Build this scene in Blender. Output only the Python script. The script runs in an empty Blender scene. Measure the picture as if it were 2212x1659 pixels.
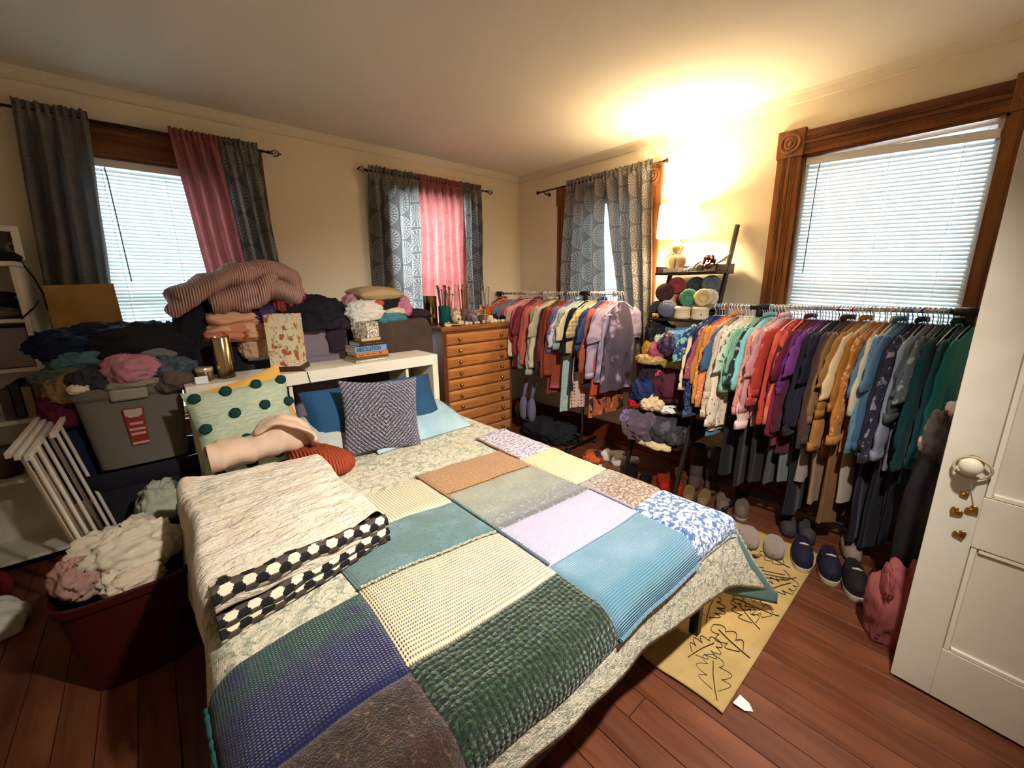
import bpy, bmesh, math, random
from mathutils import Vector, Matrix, noise, Euler
sin, cos, pi = math.sin, math.cos, math.pi
V = Vector
S = bpy.context.scene
COL = S.collection

# ------------------------------------------------------------------ camera, world, daylight, exposure
HC = 1.53
cam_d = bpy.data.cameras.new('camera'); cam = bpy.data.objects.new('camera', cam_d); COL.objects.link(cam)
cam_d.sensor_fit = 'HORIZONTAL'; cam_d.sensor_width = 36.0; cam_d.lens = 36.0 * 882.0 / 2212.0
cam_d.clip_start = 0.02
yaw, pit, rol = math.radians(41.2), math.radians(13.3), math.radians(-0.8)
fw = V((sin(yaw)*cos(pit), cos(yaw)*cos(pit), -sin(pit)))
rt = V((cos(yaw), -sin(yaw), 0)); up = rt.cross(fw)
r2 = cos(rol)*rt + sin(rol)*up; u2 = -sin(rol)*rt + cos(rol)*up
M4 = Matrix((( r2.x, u2.x, -fw.x, 0), (r2.y, u2.y, -fw.y, 0), (r2.z, u2.z, -fw.z, HC), (0, 0, 0, 1)))
cam.matrix_world = M4
S.camera = cam
S.view_settings.view_transform = 'Standard'; S.view_settings.look = 'None'
S.view_settings.gamma = 1.0; S.view_settings.use_curve_mapping = False
S.view_settings.exposure = 1.9
S.cycles.use_denoising = True
S.cycles.max_bounces = 9; S.cycles.diffuse_bounces = 5; S.cycles.glossy_bounces = 3
S.cycles.transmission_bounces = 6; S.cycles.transparent_max_bounces = 8
S.cycles.caustics_reflective = False; S.cycles.caustics_refractive = False
S.cycles.sample_clamp_indirect = 6.0

wd = bpy.data.worlds.new('overcast_sky'); S.world = wd; wd.use_nodes = True
bg = wd.node_tree.nodes['Background']
bg.inputs[0].default_value = (0.78, 0.92, 1.0, 1); bg.inputs[1].default_value = .8

def area(name, loc, target, sx, sy, power, col):
    l = bpy.data.lights.new(name, 'AREA'); l.shape = 'RECTANGLE'; l.size = sx; l.size_y = sy
    l.energy = power; l.color = col
    o = bpy.data.objects.new(name, l); COL.objects.link(o); o.location = loc
    o.rotation_euler = (V(target) - V(loc)).to_track_quat('-Z', 'Y').to_euler()
    return o
SKYC = (0.80, 0.93, 1.0)
# open sky outside each window
area('daylight_window_1', (0.23, 4.35, 1.75), (0.23, 3.7, 1.5), 1.4, 2.0, 40, SKYC)
area('daylight_window_2', (2.19, 4.35, 1.75), (2.19, 3.7, 1.5), 1.4, 2.0, 80, SKYC)
area('daylight_window_3', (4.05, 2.48, 1.75), (3.4, 2.48, 1.5), 1.4, 2.0, 50, SKYC)
area('daylight_window_4', (4.05, 0.5, 1.75), (3.4, 0.5, 1.5), 1.4, 2.0, 50, SKYC)

# ------------------------------------------------------------------ helpers
def srgb(h, k=1.0):
    h = h.lstrip('#'); o = []
    for i in (0, 2, 4):
        c = int(h[i:i+2], 16)/255.0
        o.append(k*(c/12.92 if c <= .04045 else ((c+.055)/1.055)**2.4))
    return (o[0], o[1], o[2], 1.0)

class NT:
    def __init__(s, m): s.t = m.node_tree; s.n = s.t.nodes; s.l = s.t.links
    def add(s, ty, **k):
        n = s.n.new(ty)
        for a, b in k.items(): setattr(n, a, b)
        return n
    def put(s, sock, v):
        if hasattr(v, 'is_output'): s.l.new(v, sock)
        else: sock.default_value = v
    def math(s, op, a, b=None, c=None, clamp=False):
        n = s.add('ShaderNodeMath', operation=op, use_clamp=clamp); s.put(n.inputs[0], a)
        if b is not None: s.put(n.inputs[1], b)
        if c is not None: s.put(n.inputs[2], c)
        return n.outputs[0]
    def mix(s, f, a, b):
        n = s.add('ShaderNodeMix', data_type='RGBA'); s.put(n.inputs[0], f); s.put(n.inputs[6], a); s.put(n.inputs[7], b)
        return n.outputs[2]
    def ramp(s, f, lo, hi):
        n = s.add('ShaderNodeMapRange', interpolation_type='SMOOTHSTEP'); s.put(n.inputs[0], f)
        n.inputs[1].default_value = lo; n.inputs[2].default_value = hi
        return n.outputs[0]
    def map(s, vec, scale=(1, 1, 1), rot=(0, 0, 0), loc=(0, 0, 0)):
        n = s.add('ShaderNodeMapping'); s.put(n.inputs[0], vec); n.inputs[1].default_value = loc
        n.inputs[2].default_value = rot; n.inputs[3].default_value = scale
        return n.outputs[0]
    def noise(s, vec, sc, det=3, rough=.55, dist=0):
        n = s.add('ShaderNodeTexNoise'); s.put(n.inputs['Vector'], vec); n.inputs['Scale'].default_value = sc
        n.inputs['Detail'].default_value = det; n.inputs['Roughness'].default_value = rough
        n.inputs['Distortion'].default_value = dist
        return n.outputs[0]
    def voro(s, vec, sc, out='Distance', rnd=1.0, feat='F1'):
        n = s.add('ShaderNodeTexVoronoi', feature=feat); s.put(n.inputs['Vector'], vec); n.inputs['Scale'].default_value = sc
        n.inputs['Randomness'].default_value = rnd
        return n.outputs[out]
    def wave(s, vec, sc, ax='X', dist=0, prof='SIN', dsc=1.0):
        n = s.add('ShaderNodeTexWave', wave_type='BANDS', bands_direction=ax, wave_profile=prof)
        s.put(n.inputs['Vector'], vec); n.inputs['Scale'].default_value = sc; n.inputs['Distortion'].default_value = dist
        n.inputs['Detail Scale'].default_value = dsc
        return n.outputs['Fac']
    def sep(s, vec):
        n = s.add('ShaderNodeSeparateXYZ'); s.put(n.inputs[0], vec); return n.outputs

def layer(g, vec, c, spec):
    """one printed or woven pattern over colour c"""
    kind, col2, sc = spec[0], spec[1], spec[2]; par = spec[3] if len(spec) > 3 else None
    c2 = srgb(col2)
    if kind == 'noise':
        lo, hi = par or (.45, .6); f = g.ramp(g.noise(vec, sc), lo, hi)
    elif kind == 'speckle':
        lo, hi = par or (.48, .56); f = g.ramp(g.noise(vec, sc, 4, .7), lo, hi)
    elif kind == 'stripe':
        f = g.ramp(g.wave(vec, sc, par or 'X'), .45, .6)
    elif kind == 'thin':
        f = g.ramp(g.wave(vec, sc, par or 'X'), .8, .9)
    elif kind == 'plaid':
        f = g.math('MULTIPLY', g.math('ADD', g.ramp(g.wave(vec, sc, 'X'), .55, .65), g.ramp(g.wave(vec, sc, 'Z'), .55, .65)), .5)
    elif kind == 'floral':
        n = g.add('ShaderNodeTexNoise'); g.put(n.inputs['Vector'], vec); n.inputs['Scale'].default_value = sc*1.6
        a = g.add('ShaderNodeVectorMath', operation='SCALE'); g.put(a.inputs[0], n.outputs[1]); a.inputs['Scale'].default_value = .09
        b = g.add('ShaderNodeVectorMath', operation='ADD'); g.put(b.inputs[0], vec); g.put(b.inputs[1], a.outputs[0])
        w = par or .38
        f = g.ramp(g.voro(b.outputs[0], sc), w, w-.09)
    elif kind == 'leaf':
        f = g.ramp(g.voro(g.map(vec, (2.6, 2.0, 1.0), (0.3, .5, 0.6)), sc), par or .24, (par or .24)-.06)
    elif kind == 'vein':
        f = g.ramp(g.math('ABSOLUTE', g.math('SUBTRACT', g.noise(vec, sc, 2), .5)), (par or .03), (par or .03)*.4)
    elif kind == 'dots':
        f = g.ramp(g.voro(vec, sc, rnd=.15), par or .22, (par or .22)-.05)
    elif kind == 'grad':      # par = (axis, lo, hi)
        f = g.ramp(g.sep(vec)['XYZ'.index(par[0])], *par[1:3])
    elif kind == 'diamond':   # concentric diamonds about par, painted as shade in knit troughs
        x, y, _ = g.sep(vec)
        q = g.math('ADD', g.math('ABSOLUTE', g.math('SUBTRACT', x, par[0])), g.math('ABSOLUTE', g.math('SUBTRACT', y, par[1])))
        f = g.ramp(g.math('ABSOLUTE', g.math('SINE', g.math('MULTIPLY', q, pi/sc))), .55, .15)
    elif kind == 'grain':
        f = g.ramp(g.noise(g.map(vec, par or (14, 14, 1)), sc, 5, .65, 1.2), .35, .7)
    return g.mix(f, c, c2)

MATS = {}
def mat(name, col, rough=.8, metal=0.0, pat=(), bump=None, tr=0.0, coord='Object', glass=0.0, emit=None, sheen=0.0, rnd=0.0, spec=.35, ior=1.45):
    if name in MATS: return MATS[name]
    m = bpy.data.materials.new(name); m.use_nodes = True; MATS[name] = m
    g = NT(m); p = g.n['Principled BSDF']
    tc = g.add('ShaderNodeTexCoord'); vec = tc.outputs[coord]
    c = srgb(col) if isinstance(col, str) else col
    for sp in pat: c = layer(g, vec, c, sp)
    if rnd:
        oi = g.add('ShaderNodeObjectInfo'); hs = g.add('ShaderNodeHueSaturation')
        g.put(hs.inputs['Value'], g.math('MULTIPLY_ADD', oi.outputs['Random'], rnd, 1-rnd*.5)); g.put(hs.inputs['Color'], c); c = hs.outputs[0]
    g.put(p.inputs['Base Color'], c)
    p.inputs['Roughness'].default_value = rough; p.inputs['Metallic'].default_value = metal
    p.inputs['Specular IOR Level'].default_value = spec; p.inputs['IOR'].default_value = ior
    if glass: p.inputs['Transmission Weight'].default_value = glass
    if sheen: p.inputs['Sheen Weight'].default_value = sheen
    if emit: p.inputs['Emission Color'].default_value = srgb(emit[0]); p.inputs['Emission Strength'].default_value = emit[1]
    if bump:
        k, sc, st = bump[0], bump[1], bump[2]; d = bump[3] if len(bump) > 3 else .01
        if k == 'noise': h = g.noise(vec, sc, 4, .6)
        elif k == 'rib': h = g.wave(vec, sc, bump[4] if len(bump) > 4 else 'X', .6, 'SIN', 3)
        elif k == 'knit':
            a = g.wave(vec, sc, 'X', .5, 'SIN', 4); b = g.wave(vec, sc*(bump[4] if len(bump) > 4 else 1.0), 'Y', .5, 'SIN', 4)
            h = g.math('ADD', g.math('MULTIPLY', a, b), g.math('MULTIPLY', g.noise(vec, sc*9, 2), .35))
        elif k == 'purl':    # offset bobbles
            h = g.math('SUBTRACT', 1.0, g.voro(vec, sc, rnd=.35)); h = g.math('ADD', h, g.math('MULTIPLY', g.noise(vec, sc*3, 2), .4))
        elif k == 'fuzz': h = g.math('ADD', g.noise(vec, sc, 3, .7), g.math('MULTIPLY', g.noise(vec, sc*4, 3, .7), .5))
        elif k == 'weave': h = g.math('ADD', g.wave(vec, sc, 'X'), g.wave(vec, sc, 'Y'))
        elif k == 'sherpa':
            h = g.math('ADD', g.noise(g.map(vec, (1, 3.4, 1)), sc*.30, 3, .6), g.math('MULTIPLY', g.noise(vec, sc*1.2, 3, .7), .30))
        elif k == 'grain': h = g.noise(g.map(vec, bump[4]), sc, 4, .6)
        b = g.add('ShaderNodeBump'); b.inputs['Strength'].default_value = st; b.inputs['Distance'].default_value = d
        g.put(b.inputs['Height'], h); g.l.new(b.outputs[0], p.inputs['Normal'])
    if tr:
        t = g.add('ShaderNodeBsdfTranslucent'); g.put(t.inputs[0], c)
        mx = g.add('ShaderNodeMixShader'); mx.inputs[0].default_value = tr
        out = g.n['Material Output']; g.l.new(p.outputs[0], mx.inputs[1]); g.l.new(t.outputs[0], mx.inputs[2]); g.l.new(mx.outputs[0], out.inputs[0])
    return m

class MB:
    def __init__(s): s.v = []; s.f = []; s.uv = []; s.mi = []
    def add(s, vs, fs, uv=None, m=0):
        n = len(s.v); s.v += [V(q) for q in vs]
        s.uv += uv if uv else [(0, 0)]*len(vs)
        for q in fs: s.f.append(tuple(i+n for i in q)); s.mi.append(m)
        return s
    def box(s, c, d, R=None, m=0, taper=1.0):
        c = V(c); x, y, z = d[0]/2, d[1]/2, d[2]/2; vs = []
        for k in (-1, 1):
            t = taper if k > 0 else 1
            for i, j in ((-1, -1), (1, -1), (1, 1), (-1, 1)): vs.append(V((i*x*t, j*y*t, k*z)))
        if R is not None: vs = [R @ q for q in vs]
        return s.add([c+q for q in vs], [(3, 2, 1, 0), (4, 5, 6, 7), (0, 1, 5, 4), (1, 2, 6, 5), (2, 3, 7, 6), (3, 0, 4, 7)], m=m)
    def bx(s, a, b, m=0):
        return s.box([(a[i]+b[i])/2 for i in range(3)], [abs(b[i]-a[i]) for i in range(3)], m=m)
    def tube(s, pts, r, n=8, closed=False, m=0, flat=None, axis=None):
        pts = [V(q) for q in pts]; N = len(pts); vs = []; uv = []; L = 0
        ref = V(axis) if axis else None
        for i, q in enumerate(pts):
            a = pts[i-1] if (i > 0 or closed) else q; b = pts[(i+1) % N] if (i < N-1 or closed) else q
            t = (b-a).normalized()
            if ref is None or abs(t.dot(ref)) > .98:
                e = V((0, 0, 1)) if abs(t.z) < .9 else V((1, 0, 0))
            else: e = ref
            x = (e - t*e.dot(t)).normalized(); y = t.cross(x)
            if axis is None: ref = x
            ra = r[i] if isinstance(r, (list, tuple)) else r
            rb = (flat[i] if isinstance(flat, (list, tuple)) else flat) if flat else ra
            if i: L += (q-pts[i-1]).length
            for k in range(n):
                an = 2*pi*k/n; vs.append(q + x*(ra*cos(an)) + y*(rb*sin(an))); uv.append((k/n*2*pi*ra, L))
        fs = []
        for i in range(N if closed else N-1):
            j = (i+1) % N
            for k in range(n): k2 = (k+1) % n; fs.append((i*n+k, i*n+k2, j*n+k2, j*n+k))
        if not closed: fs.append(tuple(range(n-1, -1, -1))); fs.append(tuple((N-1)*n+k for k in range(n)))
        return s.add(vs, fs, uv, m)
    def lathe(s, prof, c=(0, 0, 0), n=20, R=None, m=0):
        c = V(c); vs = []; fs = []; P = len(prof)
        for i, (r, z) in enumerate(prof):
            for k in range(n):
                a = 2*pi*k/n; q = V((max(r, 1e-4)*cos(a), max(r, 1e-4)*sin(a), z)); vs.append(c + (R @ q if R is not None else q))
        for i in range(P-1):
            for k in range(n): k2 = (k+1) % n; fs.append((i*n+k, i*n+k2, (i+1)*n+k2, (i+1)*n+k))
        fs.append(tuple(range(n-1, -1, -1))); fs.append(tuple((P-1)*n+k for k in range(n)))
        return s.add(vs, fs, m=m)
    def grid(s, fn, nu, nv, wu=False, wv=False, uvf=None, m=0):
        vs = []; uv = []; fs = []
        for j in range(nv if wv else nv+1):
            for i in range(nu if wu else nu+1):
                a, b = i/nu, j/nv; vs.append(V(fn(a, b))); uv.append(uvf(a, b) if uvf else (a, b))
        W = nu if wu else nu+1; H = nv if wv else nv+1
        for j in range(nv):
            for i in range(nu):
                fs.append((j*W+i, j*W+(i+1) % W, ((j+1) % H)*W+(i+1) % W, ((j+1) % H)*W+i))
        return s.add(vs, fs, uv, m)
    def ball(s, c, r, nu=16, nv=10, R=None, m=0, fn=None):
        c = V(c); r = r if isinstance(r, (tuple, list)) else (r, r, r)
        def f(a, b):
            t, p = 2*pi*a, pi*(b*.998+.001); q = V((r[0]*sin(p)*cos(t), r[1]*sin(p)*sin(t), r[2]*cos(p)))
            if fn: q = fn(q)
            return c + (R @ q if R is not None else q)
        return s.grid(f, nu, nv, wu=True, m=m)
    def build(s, name, mt, parent=None, org=None, smooth=True, bevel=0, solid=0, sub=0, fix=True, offm=0, angle=None):
        me = bpy.data.meshes.new(name); o = bpy.data.objects.new(name, me); COL.objects.link(o)
        if parent is not None:
            o.parent = parent; off = V((0, 0, 0)); p = parent
            while p: off += p.location; p = p.parent
        elif org is not None: off = V(org); o.location = off
        else: off = V((0, 0, 0))
        me.from_pydata([q-off for q in s.v], [], s.f)
        ul = me.uv_layers.new(name='UVMap'); li = [0]*len(me.loops); me.loops.foreach_get('vertex_index', li)
        fl = []
        for i in li: fl += s.uv[i]
        ul.data.foreach_set('uv', fl)
        for q in (mt if isinstance(mt, (list, tuple)) else [mt]): me.materials.append(q)
        me.polygons.foreach_set('material_index', s.mi)
        if fix:
            b = bmesh.new(); b.from_mesh(me); bmesh.ops.recalc_face_normals(b, faces=b.faces); b.to_mesh(me); b.free()
        me.polygons.foreach_set('use_smooth', [bool(smooth)]*len(me.polygons))
        me.update()
        if smooth == 'auto' or angle: me.set_sharp_from_angle(angle=angle or .7)
        if bevel:
            q = o.modifiers.new('bevel', 'BEVEL'); q.width = bevel; q.segments = 2; q.limit_method = 'ANGLE'; q.angle_limit = .6
        if sub: q = o.modifiers.new('sub', 'SUBSURF'); q.levels = sub; q.render_levels = sub
        if solid:
            q = o.modifiers.new('solid', 'SOLIDIFY'); q.thickness = solid; q.offset = -1; q.material_offset = offm; q.material_offset_rim = offm
        return o

def tag(o, label, cat, group=None, kind=None):
    if label: o['label'] = label
    if cat: o['category'] = cat
    if group: o['group'] = group
    if kind: o['kind'] = kind
    return o
def empty(name, loc=(0, 0, 0), rz=0.0):
    o = bpy.data.objects.new(name, None); COL.objects.link(o); o.location = loc; o.rotation_euler = (0, 0, rz); o.empty_display_size = .1
    return o
def copy_tree(o, parent=None):
    c = o.copy(); COL.objects.link(c)
    if parent is not None: c.parent = parent
    for ch in list(o.children): copy_tree(ch, c)
    return c
def struct(o): o['kind'] = 'structure'; return o
RN = random.Random(7)
def nz(x, y=0.0, z=0.0): return noise.noise(V((x, y, z)))

# ------------------------------------------------------------------ shared materials
m_wall = mat('wall_paint', 'efe4cc', .9, pat=[('noise', 'e9dcc2', 1.2, (.4, .7))], bump=('noise', 60, .12, .003))
m_ceil = mat('ceiling_paint', 'e8e2d4', .92, bump=('noise', 40, .1, .003))
m_trimw = mat('crown_paint', 'e6dcc6', .7)
m_wood = mat('window_casing_wood', '8a5830', .38, pat=[('grain', '673e20', 1.4, (16, 16, 1.2))], bump=('grain', 6, .15, .002, (16, 16, 1)))
m_woodh = mat('window_head_wood', '7d4a26', .4, pat=[('grain', '583018', 1.4, (1.2, 1.2, 16))])
m_base = mat('baseboard_wood', '6d3512', .42, pat=[('grain', '46200b', 1.5, (1.5, 1.5, 16))])
m_floor = mat('floor_board_paint', '6a3d28', .42, pat=[('grain', '512a18', 1.2, (12, 1, 12)), ('noise', '865238', 1.4, (.56, .8))], bump=('grain', 5, .2, .002, (14, 1, 1)), rnd=.22, spec=.4)
m_dark = mat('floor_gap', '1a0d07', .9)
m_white = mat('white_paint', 'e9e6de', .5)
m_vinyl = mat('white_vinyl', 'eef1f2', .4)
m_glass = bpy.data.materials.new('window_glass'); m_glass.use_nodes = True
_g = NT(m_glass); _g.n.remove(_g.n['Principled BSDF']); _t = _g.add('ShaderNodeBsdfTransparent'); _t.inputs[0].default_value = (.96, .98, .98, 1)
_s = _g.add('ShaderNodeBsdfGlossy'); _s.inputs['Roughness'].default_value = .02; _m = _g.add('ShaderNodeMixShader'); _fr = _g.add('ShaderNodeFresnel'); _fr.inputs[0].default_value = 1.3
_g.l.new(_fr.outputs[0], _m.inputs[0]); _g.l.new(_t.outputs[0], _m.inputs[1]); _g.l.new(_s.outputs[0], _m.inputs[2]); _g.l.new(_m.outputs[0], _g.n['Material Output'].inputs[0])
m_slat = mat('blind_slat', 'e6eef0', .45, tr=.075); m_slat4 = mat('blind_slat_closed', 'dfe8ea', .45, tr=.035)
m_cord = mat('blind_cord', 'e8ecec', .8)
m_wand = mat('blind_wand', '6f8088', .3)
m_iron = mat('dark_bronze', '3b2a20', .45, metal=.7)
m_black = mat('black_metal', '0d0c0e', .45)
m_blackp = mat('black_plastic', '141013', .5)
m_chrome = mat('chrome', 'd8d8dc', .18, metal=1.0)
m_brass = mat('brass', 'c09650', .3, metal=1.0)
# ------------------------------------------------------------------ room shell
XL, XR, YB, YF, H = -1.5, 3.34, 3.64, -0.8, 2.71
WT = .16
W1, W2 = (-.21, .66), (1.76, 2.62)         # openings in the left wall, along X
W3, W4 = (2.05, 2.91), (.065, .93)         # openings in the right wall, along Y
ZS, ZT = .66, 2.335
def wall_open(name, P, a0, a1, ops, mt):
    mb = MB(); cur = a0
    def seg(u0, u1, z0, z1):
        p, q = P(u0, 0, z0), P(u1, -WT, z1); mb.bx(p, q)
    for o0, o1 in ops:
        seg(cur, o0, 0, H); seg(o0, o1, 0, ZS); seg(o0, o1, ZT, H); cur = o1
    seg(cur, a1, 0, H)
    return struct(mb.build(name, mt, smooth=False))
PL = lambda a, d, z: V((a, YB-d, z))
PR = lambda a, d, z: V((XR-d, a, z))
wall_open('wall_left', PL, XL, XR+WT, [W1, W2], m_wall)
wall_open('wall_right', PR, YF, YB, [W4, W3], m_wall)
struct(MB().bx((XL-WT, YF-WT, 0), (XL, YB+WT, H)).build('wall_rear', m_wall, smooth=False))
struct(MB().bx((XL, YF-WT, 0), (XR+WT, YF, H)).build('wall_front', m_wall, smooth=False))
struct(MB().bx((XL-WT, YF-WT, H), (XR+WT, YB+WT, H+.1)).build('ceiling', m_ceil, smooth=False))
fl = struct(MB().bx((XL, YF, -.1), (XR, YB, -.012)).build('floor', m_dark, smooth=False))
# floor boards run along Y
BW = .112; k = 0; x = XL; bm_cache = {}
while x < XR-.01:
    w = min(BW, XR-x); y = YF; cut = YF+1.1+((k*1.37) % 2.6)
    for y0, y1 in ((YF, cut), (cut, YB)):
        key = (round(w, 4), round(y1-y0, 3))
        mb = MB(); L = y1-y0; g = .0014; c = .0014
        lo = [(-w/2+g, -L/2+g), (w/2-g, -L/2+g), (w/2-g, L/2-g), (-w/2+g, L/2-g)]
        hi = [(-w/2+g+c, -L/2+g+c), (w/2-g-c, -L/2+g+c), (w/2-g-c, L/2-g-c), (-w/2+g+c, L/2-g-c)]
        vs = [(a, b, -.012) for a, b in lo]+[(a, b, -.0014) for a, b in lo]+[(a, b, 0) for a, b in hi]
        fs = [(8, 9, 10, 11)]+[(i+o, (i+1) % 4+o, (i+1) % 4+o+4, i+o+4) for o in (0, 4) for i in range(4)]
        o = mb.add(vs, fs).build('plank', m_floor, smooth=False); o.parent = fl; o.location = (x+w/2, (y0+y1)/2, 0)
    x += w; k += 1
# crown strips and baseboards
def strip(name, P, a0, a1, prof, mt):
    mb = MB(); n = len(prof)
    vs = [P(a, d, z) for a in (a0, a1) for d, z in prof]
    fs = [(i, (i+1) % n, (i+1) % n+n, i+n) for i in range(n)]+[tuple(range(n)), tuple(range(2*n-1, n-1, -1))]
    return struct(mb.add(vs, fs).build(name, mt, smooth=False))
crown = [(0, H), (.045, H), (.03, H-.018), (.02, H-.045), (.016, H-.052), (.016, H-.058), (0, H-.062)]
strip('trim_1', PL, XL, XR, crown, m_trimw); strip('trim_2', PR, YF, YB, crown, m_trimw)
bb = [(0, 0), (.03, 0), (.03, .02), (.02, .03), (.018, .16), (.012, .185), (0, .19)]
strip('baseboard_left', PL, XL, XR, bb, m_base); strip('baseboard_right', PR, YF, YB, bb, m_base)

# ------------------------------------------------------------------ windows
def casing_v(P, a, w, z0, z1, side):
    mb = MB(); mb.bx(P(a, 0, z0), P(a+w, .02, z1))
    for f in (.24, .30, .36, .64, .70, .76):
        c = a+w*f; mb.bx(P(c-.0028, .02, z0), P(c+.0028, .0245, z1))
    mb.bx(P(a+w*.43, .02, z0), P(a+w*.57, .026, z1))
    return mb
def casing_h(P, a0, a1, z, w):
    mb = MB(); mb.bx(P(a0, 0, z), P(a1, .02, z+w))
    for f in (.24, .30, .36, .64, .70, .76):
        c = z+w*f; mb.bx(P(a0, .02, c-.0028), P(a1, .0245, c+.0028))
    mb.bx(P(a0, .02, z+w*.43), P(a1, .026, z+w*.57))
    return mb
def window(n, P, o, R, plain=False):
    a0, a1 = o; cw = .14
    w = struct(empty('window_%d' % n, P((a0+a1)/2, 0, ZS)))
    # jamb lining
    jb = MB(); jb.bx(P(a0, .0, ZS), P(a0+.014, -WT, ZT)); jb.bx(P(a1-.014, 0, ZS), P(a1, -WT, ZT)); jb.bx(P(a0, 0, ZT-.014), P(a1, -WT, ZT)); jb.bx(P(a0, 0, ZS), P(a1, -WT, ZS+.014))
    jb.build('jamb', m_wood, w, smooth=False)
    # white sashes
    s = MB(); b0, b1 = a0+.014, a1-.014; zm = (ZS+ZT)/2
    for z0, z1, d in ((ZS+.014, zm+.02, -.085), (zm-.02, ZT-.014, -.115)):
        s2 = MB(); t = .05
        s2.bx(P(b0, d, z0), P(b0+t, d-.03, z1)); s2.bx(P(b1-t, d, z0), P(b1, d-.03, z1))
        s2.bx(P(b0+t, d, z0), P(b1-t, d-.03, z0+t)); s2.bx(P(b0+t, d, z1-t), P(b1-t, d-.03, z1))
        so = s2.build('sash', m_vinyl, w, smooth=False, bevel=.003)
        MB().bx(P(b0+t, d-.012, z0+t), P(b1-t, d-.018, z1-t)).build('pane', m_glass, so, smooth=False)
    for q in ((b0, b0+.022), (b1-.022, b1)):
        MB().bx(P(q[0], -.03, ZS+.014), P(q[1], -.085, ZT-.014)).build('side_track', m_vinyl, w, smooth=False)
    if plain:
        MB().bx(P(a0-cw, 0, ZT), P(a1+cw, .022, ZT+.165)).build('head_casing', m_woodh, w, smooth=False, bevel=.003)
        MB().bx(P(a0-cw-.01, 0, ZT+.165), P(a1+cw+.01, .035, ZT+.18)).build('cap', m_woodh, w, smooth=False)
        for q in (a0-cw, a1): casing_v(P, q, cw, ZS, ZT, 1).build('side_casing', m_wood, w, smooth=False)
    else:
        casing_h(P, a0, a1, ZT, cw).build('head_casing', m_woodh if P is PL else mat('window_head_wood_y', '7d4a26', .4, pat=[('grain', '583018', 1.4, (16, 1.2, 16))]), w, smooth=False)
        for q in (a0-cw, a1):
            casing_v(P, q, cw, ZS, ZT, 1).build('side_casing', m_wood, w, smooth=False)
            c = q+cw/2; zc = ZT+.078
            bl = MB().bx(P(c-.078, 0, zc-.082), P(c+.078, .032, zc+.082)).build('corner_block', m_wood, w, smooth=False, bevel=.004)
            mb = MB(); mb.lathe([(.062, 0), (.06, .006), (.054, .009), (.048, .006), (.042, .002), (.036, .003), (.032, .008), (.026, .009), (.021, .004), (.016, .004), (.013, .009), (0, .011)], P(c, .032, zc), 28, R)
            mb.build('rosette', m_wood, bl)
    MB().bx(P(a0-cw-.03, 0, ZS-.025), P(a1+cw+.03, .055, ZS)).build('stool', m_woodh if P is PL else m_wood, w, smooth=False, bevel=.005)
    MB().bx(P(a0-cw, 0, ZS-.125), P(a1+cw, .018, ZS-.025)).build('apron', m_wood, w, smooth=False, bevel=.004)
    return w
RL = Matrix.Rotation(pi/2, 3, 'X'); RR = Matrix.Rotation(-pi/2, 3, 'Y')
window(1, PL, W1, RL, True); window(2, PL, W2, RL); window(3, PR, W3, RR); window(4, PR, W4, RR)

def blind(P, o, zb, label, tilt, drop0=0.0, drop1=0.0, wand=None, pitch=.0222, ms=None, d=-.03, zt=ZT-.016, marg=.024):
    a0, a1 = o[0]+marg, o[1]-marg
    b = empty('window_blind', P((a0+a1)/2, d, zb)); tag(b, label, 'blind', 'mini blinds in the windows')
    sl = lambda a: drop0+(drop1-drop0)*(a-a0)/(a1-a0)
    def sk(mb):
        for i, q in enumerate(mb.v):
            a = q.x if P is PL else q.y; mb.v[i] = q+V((0, 0, -sl(a)))
        return mb
    sk(MB().bx(P(a0-.006, d+.02, zt-.045), P(a1+.006, d-.02, zt))).build('head_rail', m_vinyl, b, smooth=False, bevel=.003)
    # one slat mesh, shared
    n = 5; hw = .0128; mb = MB(); vs = []; fs = []
    for e in (a0, a1):
        for i in range(n):
            t = -1+2*i/(n-1); y = hw*t; c = .0030*(1-t*t)
            dd = y*cos(tilt)+c*sin(tilt); zz = y*sin(tilt)*-1+c*cos(tilt)
            q = P(e, 0, 0)-P((a0+a1)/2, 0, 0); base = P(0, dd, 0)-P(0, 0, 0)
            vs.append(q+base+V((0, 0, zz-sl(e)+sl((a0+a1)/2))))
    for i in range(n-1): fs.append((i, i+1, n+i+1, n+i))
    me = None; z = zt-.06; k = 0
    while z > zb+.02:
        if me is None:
            s = MB().add(vs, fs).build('slat', ms or m_slat, fix=False); me = s.data
        else:
            s = bpy.data.objects.new('slat', me); COL.objects.link(s)
        s.parent = b; s.location = (0, 0, z-zb-sl((a0+a1)/2)); 
        if k in (17, 31): s.rotation_euler = (0, .004 if P is PL else 0, 0)
        z -= pitch; k += 1
    sk(MB().bx(P(a0, d+.012, zb), P(a1, d-.012, zb+.018))).build('bottom_rail', m_vinyl, b, smooth=False, bevel=.003)
    for f in (.14, .5, .86) if a1-a0 > .7 else (.2, .8):
        a = a0+(a1-a0)*f; c = MB(); zz = zt-.045-sl(a)
        c.tube([P(a, d+.014, zz), P(a, d+.014, zb-sl(a))], .0011, 5)
        while zz > zb:
            c.ball(P(a, d+.0155, zz), (.0028, .0028, .004), 6, 4); zz -= pitch
        c.build('ladder_cord', m_cord, b)
    if wand:
        a, zz = wand; MB().tube([P(a, d+.03, zt-.05), P(a+.004, d+.034, zt-.1), P(a+.01, d+.03, zz)], .0034, 6).build('tilt_wand', m_wand, b)
    return b
blind(PL, W1, 1.05, 'white mini blind in the window between the dark grey and red curtains', 1.08, wand=(-.055, 1.60))
blind(PR, W3, .68, 'white mini blind behind the parted patterned curtains by the lamp', 1.0, wand=None)
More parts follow.
